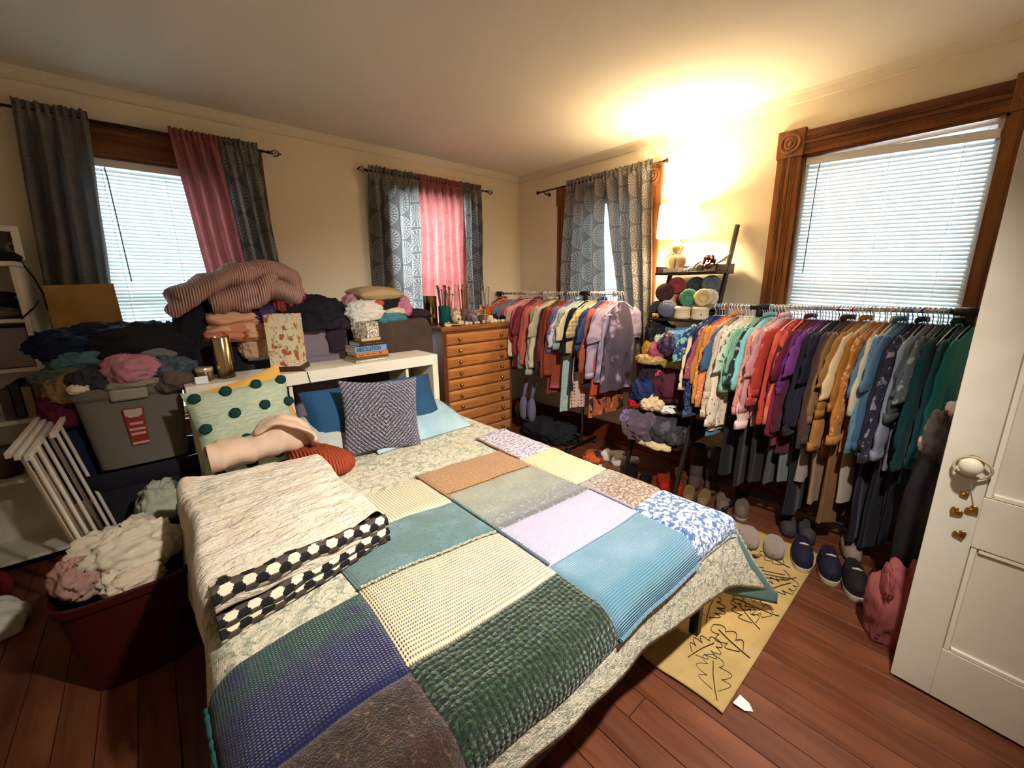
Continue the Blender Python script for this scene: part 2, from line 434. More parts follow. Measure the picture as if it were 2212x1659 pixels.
blind(PR, W4, .70, 'large uncovered white mini blind above the front clothes rack', 1.07, drop0=.045, drop1=0.0, wand=(.83, 1.60), pitch=.0226, ms=m_slat4)

# ------------------------------------------------------------------ curtain rods
def rod(P, a0, a1, z, d, label, cage=True):
    r = empty('curtain_rod', P((a0+a1)/2, d, z)); tag(r, label, 'curtain rod')
    MB().tube([P(a0, d, z), P(a1, d, z)], .0075, 10).build('rod', m_iron, r)
    for a, s in ((a0, -1), (a1, 1)):
        mb = MB(); mb.tube([P(a, d, z), P(a+s*.022, d, z)], .011, 10)
        if cage:
            for j in range(6):
                pts = []
                for i in range(9):
                    t = i/8; an = j*pi/3+t*2.2; rr = .021*sin(pi*t)**.8+.003
                    pts.append(P(a+s*(.022+.055*t), d+rr*cos(an), z+rr*sin(an)))
                mb.tube(pts, .0021, 5)
            mb.ball(P(a+s*.082, d, z), .006, 8, 6)
        else:
            mb.tube([P(a+s*.022, d, z), P(a+s*.03, d, z), P(a+s*.036, d, z)], [.014, .019, .012], 10)
        mb.build('finial', m_iron, r)
    for a in (a0+.06, a1-.06):
        MB().tube([P(a, 0, z-.02), P(a, d*.6, z-.024), P(a, d, z-.009)], .006, 6).lathe([(.018, 0), (.018, .004)], P(a, 0, z-.02), 10, RL if P is PL else RR).build('bracket', m_iron, r)
    return r
rod(PL, -.40, .825, 2.493, .085, 'bronze curtain rod with cage finials over the window with the uncovered blind')
rod(PL, 1.555, 2.80, 2.49, .085, 'bronze curtain rod with cage finials above the dresser')
rod(PR, 1.86, 3.24, 2.485, .085, 'thin bronze curtain rod sagging over the window beside the lit lamp', False)

def cloth_mat(name, base, med, tr, rough=.72):
    m = bpy.data.materials.new(name); m.use_nodes = True; g = NT(m); p = g.n['Principled BSDF']
    uv = g.add('ShaderNodeTexCoord').outputs['UV']; x, y, _ = g.sep(uv)
    cw, ch = .205, .215
    u = g.math('DIVIDE', x, cw); col = g.math('FLOOR', u); fu = g.math('SUBTRACT', g.math('FRACT', u), .5)
    sh = g.math('MULTIPLY', g.math('MODULO', col, 2.0), .5)
    fv = g.math('SUBTRACT', g.math('FRACT', g.math('ADD', g.math('DIVIDE', y, ch), sh)), .5)
    r = g.math('SQRT', g.math('ADD', g.math('MULTIPLY', fu, fu), g.math('MULTIPLY', fv, fv)))
    th = g.math('ARCTAN2', fv, fu)
    sp = g.math('SINE', g.math('MULTIPLY', th, 20.0)); sp2 = g.math('SINE', g.math('MULTIPLY', th, 11.0))
    ring = lambda lo, hi: g.math('MULTIPLY', g.ramp(r, lo-.012, lo+.008), g.ramp(r, hi+.012, hi-.008))
    f = g.math('MAXIMUM', ring(.425, .452), g.math('MULTIPLY', ring(.275, .405), g.ramp(sp, -.05, .25)))
    f = g.math('MAXIMUM', f, g.math('MULTIPLY', ring(.0, .25), g.ramp(g.math('ADD', sp2, g.math('SINE', g.math('MULTIPLY', r, 90.0))), -.3, .4)))
    nn = g.noise(g.map(uv, (1, 1, 1)), 260, 2)
    c = g.mix(g.math('MULTIPLY', f, .85), srgb(base), srgb(med)); c = g.mix(g.ramp(nn, .3, .8), c, g.mix(.25, c, srgb('ffffff')))
    g.put(p.inputs['Base Color'], c); p.inputs['Roughness'].default_value = rough; p.inputs['Sheen Weight'].default_value = .15
    t = g.add('ShaderNodeBsdfTranslucent'); g.put(t.inputs[0], c); mx = g.add('ShaderNodeMixShader'); mx.inputs[0].default_value = tr
    out = g.n['Material Output']; g.l.new(p.outputs[0], mx.inputs[1]); g.l.new(t.outputs[0], mx.inputs[2]); g.l.new(mx.outputs[0], out.inputs[0])
    return m
m_cgrey = cloth_mat('grey_medallion_curtain', '3a3534', '988f86', .36)
m_cgrey2 = cloth_mat('soft_grey_curtain', '35312f', '4c4642', .20)
m_cred = cloth_mat('red_medallion_curtain', '8e1f14', 'a84438', .42)

def curtain(P, top, bot, zt, zb, d, nf, mt, label, seed, amp=.022, bulge=0.0, ease=1.0, group='curtains'):
    t0, t1 = top; b0, b1 = bot; fw_ = 1.75*abs(t1-t0)
    HD = .045; Ltot = zt-zb+HD
    def fn(a, b):
        z = zt+HD-Ltot*b
        s = max(0.0, (zt-z)/(zt-zb)); e = s**ease
        l0 = t0+(b0-t0)*e; l1 = t1+(b1-t1)*e
        aw = a+.018*nz(a*9, b*3, seed)*min(1, s*4)
        x = l0+(l1-l0)*aw
        k = min(1.0, s*3.0)
        f1 = sin(2*pi*nf*aw+seed+1.1*nz(a*4, b*1.5, seed+5)); f2 = sin(2*pi*nf*2.6*a+seed*3)
        dd = d + (amp*(.35+.85*k))*f1*(1+.5*nz(a*3, b*1.3, seed)) + .006*(1-k)*f2 + .020*nz(a*3, b*2.5, seed+9)*k+.010*nz(a*11, b*1.6, seed+3)*k
        if s <= 0.0:
            dd = d+.012*f2+.004*f1; z += .012*nz(a*26, seed, 0)+.008*f2*abs(b-.02)
        elif s < .03: dd = d+.013*(1 if f2 > -2 else 0)+.004*f2
        dd += bulge*sin(pi*min(1, s))*a
        if b > .98: z += .012*nz(a*8, seed, 3)
        return P(x, dd, z)
    o = MB().grid(fn, 84, 70, uvf=lambda a, b: (a*fw_, (1-b)*Ltot)).build('curtain', mt, org=P((t0+t1)/2, d, zb), fix=False)
    return tag(o, label, 'curtain', group)
curtain(PL, (-.36, -.075), (-.43, -.16), 2.493, 1.30, .09, 3.2, m_cgrey2, 'dark plain grey curtain at the far left behind the brown board', 1.3, .036)
curtain(PL, (.28, .54), (.36, .62), 2.493, 1.42, .09, 3.4, m_cred, 'red curtain hanging beside the uncovered blind above the pink sweater', 2.1, .032)
curtain(PL, (.535, .765), (.60, .83), 2.493, 1.42, .09, 3.2, m_cgrey, 'narrow grey curtain to the right of the red one above the pink sweater', 3.7, .022)
curtain(PL, (1.56, 2.03), (1.51, 2.00), 2.49, 1.10, .09, 5.0, m_cgrey, 'wide grey medallion curtain with daylight through it behind the dresser', 4.4, .034)
curtain(PL, (2.03, 2.50), (2.00, 2.49), 2.49, 1.16, .092, 5.5, m_cred, 'red curtain with pale medallions in the middle above the dresser', 5.2, .030)
curtain(PL, (2.49, 2.72), (2.46, 2.70), 2.49, 1.16, .095, 3.2, m_cgrey, 'narrow dark grey curtain nearest the room corner', 6.6, .032)
curtain(PR, (2.405, 2.86), (2.32, 2.90), 2.48, 1.02, .09, 4.0, m_cgrey, 'grey medallion curtain left of the gap, behind the hanger rail', 7.9, .034)
curtain(PR, (1.945, 2.435), (1.85, 2.13), 2.48, .86, .09, 4.2, m_cgrey, 'grey medallion curtain swept aside next to the ladder shelf', 8.8, .034)

# ------------------------------------------------------------------ open door at the right
D0 = V((1.992, .007)); DD = V((1.961-1.992, -.333-.007)).normalized(); DN = V((-DD.y, DD.x))
if DN.x > 0: DN = -DN
PD = lambda s, d, z: V((D0.x+DD.x*s+DN.x*d, D0.y+DD.y*s+DN.y*d, z))     # d > 0 towards the camera
door = struct(empty('door_1', PD(0, 0, 0)))
def dbox(name, s0, s1, z0, z1, d0=-.036, d1=0.0, mt=None, bev=.002):
    mb = MB(); vs = [PD(s, d, z) for z in (z0, z1) for s, d in ((s0, d0), (s1, d0), (s1, d1), (s0, d1))]
    mb.add(vs, [(3, 2, 1, 0), (4, 5, 6, 7), (0, 1, 5, 4), (1, 2, 6, 5), (2, 3, 7, 6), (3, 0, 4, 7)])
    return mb.build(name, mt or m_door, door, smooth=False, bevel=bev)
m_door = mat('door_paint', 'd6d0c2', .5, pat=[('noise', 'cdc6b6', 2.5, (.45, .65))], bump=('noise', 25, .08, .003))
m_door2 = mat('door_moulding_paint', 'e2dccb', .5)
DWID = .77
dbox('stile', 0, .112, .012, 2.05); dbox('stile', DWID-.112, DWID, .012, 2.05)
for z0, z1 in ((.012, .222), (.646, .83), (1.90, 2.05)): dbox('rail', .112, DWID-.112, z0, z1)
for z0, z1 in ((.222, .646), (.83, 1.90)):
    dbox('door_panel', .112, DWID-.112, z0, z1, -.026, -.012)
    for s0, s1, a0, a1 in ((.112, .130, z0, z1), (DWID-.130, DWID-.112, z0, z1), (.130, DWID-.130, z0, z0+.018), (.130, DWID-.130, z1-.018, z1)):
        mb = MB(); vs = []
        for z in (a0, a1):
            for s, d in ((s0, -.012), (s1, -.012)): vs.append((s, d, z))
        ins = .006
        mb.add([PD(s, d, z) for s, d, z in vs]+[PD(s0+.003, -.003, a0+.003), PD(s1-.003, -.003, a0+.003), PD(s0+.003, -.003, a1-.003), PD(s1-.003, -.003, a1-.003)],
               [(0, 1, 5, 4), (1, 3, 7, 5), (3, 2, 6, 7), (2, 0, 4, 6), (4, 5, 7, 6)])
        mb.build('moulding', m_door2, door, smooth=False)
RDm = Matrix(((DD.x, 0, DN.x), (DD.y, 0, DN.y), (0, 1, 0)))      # local z -> out of the door face
RDm = Matrix(((0, DD.x, DN.x), (0, DD.y, DN.y), (1, 0, 0)))
MB().lathe([(.026, 0), (.026, .004), (.014, .008), (.010, .014), (.010, .03)], PD(.07, 0, .94), 20, RDm).build('rosette', m_brass, door)
kn = MB().lathe([(.011, .026), (.018, .03), (.026, .038), (.0285, .048), (.027, .058), (.020, .066), (.010, .070), (0, .071)], PD(.07, 0, .94), 24, RDm).build('knob', mat('porcelain_knob', 'cfc9b8', .18), door); kn['label'] = 'round cream porcelain doorknob'
MB().tube([PD(.073+.043*cos(t), .020+.004*sin(t*2), .928+.036*sin(t)) for t in [i*2*pi/30 for i in range(30)]], .0042, 8, closed=True).build('hair_tie', mat('hair_tie', 'b0a58c', .7), door)
def heart(s, z, r, a, name='heart_charm'):
    mb = MB(); pts = []
    for i in range(26):
        t = 2*pi*i/26; x = 16*sin(t)**3; y = 13*cos(t)-5*cos(2*t)-2*cos(3*t)-cos(4*t)
        x, y = x*r/16, y*r/16; pts.append((x*cos(a)-y*sin(a), x*sin(a)+y*cos(a)))
    mb.tube([PD(s+x, .006, z+y) for x, y in pts], r*.26, 8, closed=True)
    vs = [PD(s+x*.9, .009, z+y*.9) for x, y in pts]+[PD(s, .013, z)]
    mb.add(vs, [(i, (i+1) % 26, 26) for i in range(26)])
    mb.build(name, m_brass, door)
for s, z, r, a in ((.071, .826, .010, .6), (.096, .779, .014, .9), (.061, .757, .014, -.6), (.083, .680, .014, .5)): heart(s, z, r, a)
MB().tube([PD(.073, .006, .892), PD(.082, .006, .85), PD(.098, .006, .785)], .0012, 5).build('thread', m_cord, door)
# frame the door is hung on
struct(MB().bx((1.99, YF, 0), (2.09, YF+.02, 2.12)).build('trim_3', m_white, smooth=False, bevel=.004))

# added fill: out of view ceiling spotlight, brightens the bed and the clothes
cl = tag(empty('added_ceiling_light', (.85, -.20, H)), 'added unseen ceiling spotlight that fills light onto the bed, near the doorway', 'added fill light')
MB().lathe([(.06, -.02), (.062, -.012), (.06, 0)], (.85, -.20, H), 28).build('canopy', m_white, cl, smooth='auto')
MB().tube([(.85, -.20, H-.02), (.85, -.20, H-.07)], .008, 8).build('arm', m_white, cl)
_q = (V((1.45, 1.30, .6))-V((.85, -.20, H-.10))).to_track_quat('-Z', 'Y')
MB().lathe([(.022, .05), (.045, .03), (.055, -.03), (.062, -.06), (.059, -.06), (.050, -.02), (0, .02)], (.85, -.20, H-.10), 24, _q.to_matrix()).build('fill_lamp_head', m_white, cl, smooth='auto')
cll = bpy.data.lights.new('fill_spot', 'SPOT'); cll.energy = 128; cll.color = (1.0, .92, .81); cll.shadow_soft_size = .05; cll.spot_size = math.radians(96); cll.spot_blend = .95
clo = bpy.data.objects.new('fill_spot', cll); COL.objects.link(clo); clo.parent = cl; clo.location = V((0, 0, -.10))+_q @ V((0, 0, -.07)); clo.rotation_euler = _q.to_euler()
# ------------------------------------------------------------------ bed
BX0, BX1, BY0, BY1, BZ = -.03, 1.70, .56, 2.58, .60
bed = tag(empty('bed', (.83, 1.55, 0)), 'wide bed on a black metal frame in the middle of the room', 'bed')
for x, y in ((.83, 1.55), (.06, .70), (1.615, .62), (.06, 2.48), (1.615, 2.48), (.06, 1.55), (1.615, 1.55), (.83, 2.48)):
    MB().bx((x-.02, y-.02, 0), (x+.02, y+.02, .30)).build('leg', m_black, bed, smooth=False, bevel=.003)
for a, b in (((.04, .60, .26), (.08, 2.5, .30)), ((1.595, .60, .26), (1.635, 2.5, .30)), ((.81, .60, .26), (.85, 2.5, .30))): MB().bx(a, b).build('side_rail', m_black, bed, smooth=False)
for y in (.60, 1.53, 2.46): MB().bx((.04, y, .26), (1.635, y+.04, .30)).build('cross_rail', m_black, bed, smooth=False)
MB().bx((.02, .61, .30), (1.65, 2.54, .55)).build('mattress', mat('mattress_ticking', 'd9d6cf', .9), bed, smooth=False, bevel=.05)

def edge(e, r):
    if e <= 0: return 0.0, 0.0
    if e < r*pi/2: a = e/r; return r*sin(a), r*(1-cos(a))
    q = e-r*pi/2; return r+q*.10, r+q
def drape(u, v, off=0.0, r0=.075):
    """u, v: cloth coordinates that equal X, Y on the mattress top"""
    r = r0+off; du = dv = 0.0; x, y = u, v
    c0, c1, k0, k1 = BX0+r0, BX1-r0, BY0+r0, BY1-r0
    if u > c1: o, du = edge(u-c1, r); x = c1+o
    elif u < c0: o, du = edge(c0-u, r); x = c0-o
    if v < k0: o, dv = edge(k0-v, r); y = k0-o
    elif v > k1: o, dv = edge(v-k1, r); y = k1+o
    m = min(du, dv)
    if m > 0:
        x += .75*m*(1 if u > c1 else -1); y += .38*m*(-1 if v < k0 else 1)
    z = BZ+off-(du+dv-m*.62)
    w = 1-min(1, (du+dv)*6)
    z += w*(.010*nz(x*2.2, y*2.2, 3)+.004*nz(x*7, y*7, 1))
    if dv > .03 and v < k0: y += .012*sin(u*7.0+nz(u*3)*2)*min(1, dv*5)
    if du > .03: x += .016*sin(v*6.0+1)*min(1, du*4)*(1 if u > c1 else -1)
    return V((x, y, z))
m_spread = mat('quilted_spread', 'e2dcc6', .9, coord='UV', pat=[('noise', 'b9bcaa', 24, (.47, .60)), ('vein', 'a2a898', 17, .035), ('speckle', 'efe9d4', 48, (.52, .60)), ('speckle', 'b0b3a8', 70, (.57, .64))], bump=('fuzz', 55, .7, .012))
m_spreadb = mat('spread_reverse', '5f7f80', .9, coord='UV', bump=('noise', 60, .3, .004))
u0, u1, v0, v1 = BX0-.31, BX1+.37, BY0-.175, BY1+.04
sp = MB().grid(lambda a, b: drape(u0+(u1-u0)*a, v0+(v1-v0)*b-.13*(1-b)**4*max(0, min(1, (a-.45)/.4))+.012*nz(a*9, 4)*(1 if b < .05 else 0)), 130, 130, uvf=lambda a, b: (u0+(u1-u0)*a, v0+(v1-v0)*b)).build('bedspread', [m_spread, m_spreadb], org=(.83, 1.55, BZ), fix=False, solid=.008, offm=1)
tag(sp, 'cream and grey green quilted bedspread hanging over the foot of the bed', 'bedspread')

# ------------------------------------------------------------------ patchwork knitted blanket
def yarn(name, col, pat=(), bump=('knit', 20, .8, .008, 1.3), rough=.95): return mat(name, col, rough, pat=pat, bump=bump, coord='UV', sheen=.25)
y_lavsp = yarn('yarn_lavender_flecked', 'cfc8d8', [('speckle', '7a7390', 60, (.50, .55))], ('purl', 80, .8, .006))
y_butter = yarn('yarn_butter', 'e8d9ae', (), ('knit', 32, .9, .006, 1.2))
y_brmix = yarn('yarn_brown_grey', '8f6f58', [('grad', 'a3a09c', 1, ('Y', 1.02, 1.18)), ('speckle', 'd8c4b0', 60, (.5, .57)), ('speckle', '4f3a30', 46, (.56, .62))], ('knit', 34, .9, .006, 1.4))
y_bluesp = yarn('yarn_blue_white', '4c6698', [('speckle', 'cfdcf0', 42, (.47, .53))], ('purl', 46, 1.0, .012))
y_tan = yarn('yarn_tan', 'a1784f', [('speckle', 'b99470', 90, (.5, .6))], ('fuzz', 60, .6, .006))
y_greymix = yarn('yarn_grey_green', '93998a', [('grad', 'a8a890', 1, ('Y', 1.30, 1.42)), ('grad', '74757c', 1, ('Y', 1.26, 1.18)), ('speckle', 'b4b6a4', 60, (.55, .62)), ('thin', '5e6459', 38, 'Y')], ('rib', 38, .8, .005, 'Y'))
y_lav = yarn('yarn_lavender', 'b9b4d0', (), ('knit', 42, .8, .005, 1.0))
y_blue = yarn('yarn_blue', '5b8ba4', [('noise', '6f97b8', 4, (.4, .7)), ('thin', '3f6f80', 40, 'Y')], ('rib', 40, .8, .005, 'Y'))
y_cream1 = yarn('yarn_cream_rib', 'e9ddbd', [('thin', 'a9a58c', 25, 'X')], ('rib', 25, .8, .006, 'X'))
y_teal = yarn('yarn_teal', '54787a', [('noise', '668c96', 7, (.45, .65)), ('speckle', '466c66', 70, (.55, .62))], ('knit', 44, .7, .005, 1.0))
y_cream2 = yarn('yarn_cream_wide', 'ead9b8', [('thin', 'c4b394', 26, 'Y')], ('knit', 44, 1.0, .007, .6))
y_green = yarn('yarn_dark_green', '142a1b', [('speckle', '3a5a38', 70, (.54, .62)), ('speckle', '0a160e', 60, (.56, .64))], ('purl', 62, 1.0, .014))
y_navy = yarn('yarn_green_navy', '141648', [('grad', '15403a', 1, ('Y', .92, 1.02)), ('noise', '18204a', 9, (.5, .65)), ('speckle', '4c6a78', 90, (.64, .70))], ('knit', 36, .8, .006, 1.2))
y_brown = yarn('yarn_brown', '382218', [('speckle', '75583c', 70, (.56, .64)), ('grain', '24150f', 30, (1, .25, 1))], ('fuzz', 55, .9, .01))
quilt = tag(empty('patchwork_blanket', (.9, 1.2, BZ)), 'hand knitted patchwork blanket of coloured squares spread over the bed', 'blanket')
uA, uB, uC, uD, uE = -.085, .352, .882, 1.405, 1.715
vF = BY0-.075
PATCH = [(uA, uB, .775, 1.095, y_navy), (uA, uB, vF, .775, y_brown),
 (uB, uC, 1.415, 1.715, y_cream1), (uB, uC, 1.105, 1.415, y_teal), (uB, uC, .79, 1.105, y_cream2), (uB, uC, vF, .79, y_green),
 (uC, uD, 1.485, 1.765, y_tan), (uC, uD, 1.12, 1.485, y_greymix), (uC, uD, .83, 1.12, y_lav), (uC, uD, vF, .83, y_blue),
 (uD, uE, 1.585, 1.99, y_lavsp), (uD, uE, 1.19, 1.585, y_butter), (uD, uE, .86, 1.19, y_brmix), (uD, uE, vF, .86, y_bluesp)]
def warp(u, v):
    return u+.016*nz(u*2.3, v*2.3, 11)+.05*(u-.4)*0, v+.018*nz(u*2.1, v*2.1, 17)+.035*sin((u+.1)*3.2)*max(0, min(1, (v-.6)/.5))
for a0, a1, b0, b1, my in PATCH:
    def fn(a, b):
        u, v = warp(a0+(a1-a0)*a, b0+(b1-b0)*b); ed = min(a*(a1-a0), (1-a)*(a1-a0), b*(b1-b0), (1-b)*(b1-b0))
        off = .006+.011*min(1, ed/.02)**.5+.0025*nz(u*14, v*14, 2)
        return drape(u, v, off)
    MB().grid(fn, 40, 34, uvf=lambda a, b: (a0+(a1-a0)*a, b0+(b1-b0)*b)).build('patch', my, quilt, fix=False)
# crocheted seams and rolled edges that stand proud
def seam(pts, r, mt, n=40):
    out = []
    for i in range(len(pts)-1):
        for k in range(n):
            t = k/n; u = pts[i][0]+(pts[i+1][0]-pts[i][0])*t; v = pts[i][1]+(pts[i+1][1]-pts[i][1])*t
            u, v = warp(u, v); out.append(drape(u, v, .016+.0025*sin(k*2.6)))
    MB().tube(out, r, 6).build('seam', mt, quilt)
seam([(uB, 1.105), (uC, 1.105)], .0045, y_cream2); seam([(uC, .83), (uC, 1.12)], .006, mat('seam_slate', '5f6a86', .9)); seam([(uD, .86), (uD, 1.12)], .006, y_lav)
seam([(uC, 1.12), (uC, 1.44)], .005, y_teal); seam([(uC, 1.485), (uD, 1.485)], .004, y_tan); seam([(uC, 1.42), (uC, 1.765)], .004, y_tan)
seam([(uA, vF), (uA, 1.095)], .009, mat('seam_sea_green', '2f5a5c', .9)); seam([(uC, vF), (uD, vF)], .007, y_blue); seam([(uD, 1.585), (uD, 1.99)], .005, y_tan); seam([(uD, 1.99), (uE, 1.99)], .005, y_lavsp)

# ------------------------------------------------------------------ cushions and bedding
def basis(right, up_):
    r = V(right).normalized(); u = V(up_); u = (u-r*u.dot(r)).normalized(); n = r.cross(u)      # n points at the viewer side
    return Matrix((r, u, n)).transposed()
def cushion(name, label, c, w, h, t, B, mt, res=28, disp=None, sag=0.0, seed=0, cat='cushion', pinch=.10, group=None, parent=None):
    c = V(c); mb = MB()
    def side(sg):
        def fn(a, b):
            x, y = 2*a-1, 2*b-1; k = max(0, (1-x*x))**.42*max(0, (1-y*y))**.42
            px = x*w/2*(1-pinch*(1-y*y)*abs(x)**3); py = y*h/2*(1-pinch*(1-x*x)*abs(y)**3)
            z = sg*t/2*k*(1+.12*nz(x*1.7, y*1.7, seed+sg))
            z += sg*.006*nz(x*5, y*5, seed)*k
            py -= sag*(1-y)*.5*abs(x)**2
            if disp and sg > 0: z += disp(a, b, k)
            return c+B @ V((px, py, z))
        return fn
    mb.grid(side(1), res, res, uvf=lambda a, b: (a*w, b*h)); mb.grid(side(-1), min(res, 28), min(res, 28), uvf=lambda a, b: (a*w, b*h))
    o = mb.build(name, mt, org=(c.x, c.y, c.z), fix=False)
    return tag(o, label, cat, group)
Bm = lambda ang, lean, roll=0: Matrix.Rotation(ang, 3, 'Z') @ Matrix.Rotation(pi/2-lean, 3, 'X') @ Matrix.Rotation(roll, 3, 'Z')
# local: x right, y up, z towards the camera after Rx(90-lean)
cg = cushion('tufted_cushion', 'pale green woven cushion with dark teal tufts leaning on the white shelf', (.30, 2.44, .835), .475, .475, .13, Bm(.10, .22, .03),
    mat('green_slub_cotton', 'b9c6ae', .9, coord='UV', pat=[('grain', 'd7dbc4', 22, (1, 9, 1)), ('grain', '93ab94', 16, (1, 12, 1))], bump=('weave', 90, .35, .004)), seed=2)
m_tuft = mat('teal_tuft', '1c5450', .95, bump=('fuzz', 180, 1, .01))
for i, (a, b) in enumerate([(.08, .93), (.36, .95), (.66, .965), (.93, .965), (.10, .60), (.38, .70), (.68, .72), (.945, .70), (.10, .33), (.42, .40), (.70, .46), (.93, .42), (.12, .08), (.42, .10), (.7, .14)]):
    x, y = 2*a-1, 2*b-1; k = max(0, 1-x*x)**.42*max(0, 1-y*y)**.42
    q = V((.30, 2.44, .835))+Bm(.10, .22, .03) @ V((x*.2375*.97, y*.2375*.97, .065*k+.006))
    MB().ball(q, (.028, .026, .014), 14, 8, Bm(.10, .22, .03), fn=lambda q: q*(1+.25*noise.noise(q*160))).build('tuft', m_tuft, cg)
cushion('yellow_cushion', 'plain yellow cushion poking up behind the green tufted cushion', (.33, 2.535, .86), .46, .46, .10, Bm(.02, .12, .22), mat('yellow_cotton', 'dcae58', .85, bump=('noise', 30, .25, .01)), seed=5)
m_bluep = mat('dark_blue_cotton', '1f4b70', .8, pat=[('noise', '173d60', 3, (.4, .7))], bump=('noise', 14, .35, .02))
m_palep = mat('pale_blue_cotton', 'a9c4d0', .8, pat=[('noise', '8fb2c6', 3, (.45, .7))], bump=('noise', 16, .5, .02))
m_greyp = mat('pale_grey_cotton', 'b4bcb6', .8, bump=('noise', 16, .5, .02))
cushion('dark_blue_pillow', 'dark blue bed pillow lying behind the chunky knitted cushion', (1.0, 2.44, .795), .86, .36, .20, Bm(.02, .55, -.02), m_bluep, seed=7, cat='pillow', pinch=.05)
cushion('pale_blue_pillow', 'light blue bed pillow at the right under the dark blue pillow', (1.20, 2.38, .665), .70, .42, .15, Bm(.06, 1.30, .0), m_palep, seed=8, cat='pillow', pinch=.05)
cushion('pale_grey_pillow', 'pale grey bed pillow between the orange knit and the knitted cushion', (.72, 2.40, .69), .46, .40, .16, Bm(-.05, .95, .1), m_greyp, seed=9, cat='pillow', pinch=.05)
def diamond(a, b, k):
    x, y = (a-.5)*.46, (b-.5)*.43
    g = (abs(x)+abs(y))/.026; ph = g-math.floor(g)
    st = abs(sin((x-y if x*y > 0 else x+y)/.0068*pi/2.2))
    return k**.4*(.020*abs(sin(ph*pi))**.8*(.45+.55*st)-.006)+.0025*nz(x*190, y*190)
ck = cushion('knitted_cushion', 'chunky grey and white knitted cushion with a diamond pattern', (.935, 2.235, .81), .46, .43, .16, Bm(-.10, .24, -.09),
    mat('grey_marl_yarn_trough_shade', '747282', .95, coord='UV', pat=[('speckle', 'c4bfc8', 120, (.50, .57)), ('speckle', '4a4956', 80, (.58, .64)), ('diamond', '23222c', .026, (.23, .215))], bump=('fuzz', 150, .6, .005)), res=170, disp=diamond, seed=12)  # dark diamond lines paint the shade of the troughs between knit ridges

def crumple(name, label, c, sz, mt, seed, yaw_=0.0, cat='clothes', fold=1.0, group=None, nu=64, nv=36, flatb=.42, dirn=(1.0, 2.6, 1.6), tilt=(0, 0), parent=None):
    """a dropped piece of clothing: a low folded mound with cloth ridges; c is the middle of its underside"""
    c = V(c); R = Matrix.Rotation(yaw_, 3, 'Z') @ Matrix.Rotation(tilt[0], 3, 'X') @ Matrix.Rotation(tilt[1], 3, 'Y'); hx, hy, hz = sz[0]/2, sz[1]/2, sz[2]
    so = V((seed*3.7, seed*1.3, seed*2.1)); am = min(sz)
    def fn(a, b):
        t, p = 2*pi*a, pi*(b*.996+.002)
        sg = lambda q, e: math.copysign(abs(q)**e, q)
        d = V((sg(sin(p), .72)*sg(cos(t), .8), sg(sin(p), .72)*sg(sin(t), .8), cos(p)))
        q = V((d.x*hx, d.y*hy, d.z*hz*.62))
        n = V((d.x*1.6*dirn[0], d.y*1.6*dirn[1], d.z*dirn[2]))+so
        low = noise.noise(n*.7)
        r1 = 1-abs(noise.noise(n*1.5+so))*2.3; r2 = 1-abs(noise.noise(n*3.1-so))*2.2; r3 = 1-abs(noise.noise(n*6.3+so*2))*2
        s = 1+.30*low+fold*(.17*r1+.09*r2+.035*r3)-.12*fold
        q = V((q.x*(1+(s-1)*.8), q.y*(1+(s-1)*.8), q.z*s))
        z = q.z+hz*flatb
        if z < 0: z *= .12
        return c+R @ V((q.x, q.y, z))
    mb = MB().grid(fn, nu, nv, wu=True, uvf=lambda a, b: (a*2*(hx+hy), b*(hx+hz)))
    o = mb.build(name, mt, org=c, fix=False) if parent is None else mb.build(name, mt, parent, fix=False)
    return tag(o, label, cat, group) if parent is None else o
def hang(name, label, pts, w, t, mt, seed=0, cat='clothes', axis=(0, 1, 0), group=None, parent=None):
    """a strip of cloth (sleeve, trouser leg) hanging along a path; w runs along axis"""
    P_ = [V(q) for q in pts]; out = []; n = 22
    for i in range(n+1):
        s = i/n*(len(P_)-1); k = min(int(s), len(P_)-2); f = s-k
        p0, p1, p2, p3 = P_[max(k-1, 0)], P_[k], P_[k+1], P_[min(k+2, len(P_)-1)]
        out.append(.5*((2*p1)+(p2-p0)*f+(2*p0-5*p1+4*p2-p3)*f*f+(3*p1-p0-3*p2+p3)*f**3))
    ra = [w/2*(1+.18*nz(i*.35, seed)) for i in range(n+1)]; rb = [t/2*(1+.4*nz(i*.5, seed, 4)) for i in range(n+1)]
    mb = MB().tube(out, ra, 14, flat=rb, axis=axis)
    for i, q in enumerate(mb.v): mb.v[i] = q+V((noise.noise(q*22), noise.noise(q*22+V((5, 0, 0))), noise.noise(q*15)))*.010
    o = mb.build(name, mt, parent, org=None if parent else out[0], fix=False)
    return tag(o, label, cat, group) if parent is None else o
fab = lambda n, c, pat=(), b=('noise', 22, .35, .012), r=.88, **k: mat(n, c, r, pat=pat, bump=b, **k)
f_rust = fab('rust_knit', 'a8472c', [('thin', '8a3520', 26, 'X')], ('rib', 24, .8, .008, 'X'))
crumple('rust_sweater', 'rust orange ribbed knit folded beside the fleecy blanket', (.555, 2.20, .605), (.20, .40, .12), f_rust, 21, .35, 'sweater', .35, dirn=(1, .8, 1))
f_peach = fab('peach_jersey', 'dcbfa8')
rb = tag(empty('rolled_cloth', (.33, 2.27, .76)), 'cream pink cloth rolled up on top of the fleecy blanket', 'cloth')
def roll(a, b):
    x = -.22+.44*a; th = 2*pi*b*2.6; r = .088-.050*b+.010*nz(a*4, b*6)+.012*nz(a*9, b*12, 2)+.006*nz(a*22, b*9, 6)
    x2 = x+.012*nz(a*5, b*8, 3); hgt = .075*math.exp(-((a-.78)/.17)**2)
    return V((.32+x2*1.0, 2.29+r*cos(th)*1.1+.02*a, .765+r*sin(th)*.85+hgt*max(0, sin(th))))
MB().grid(roll, 34, 64).build('roll', f_peach, rb, fix=False)
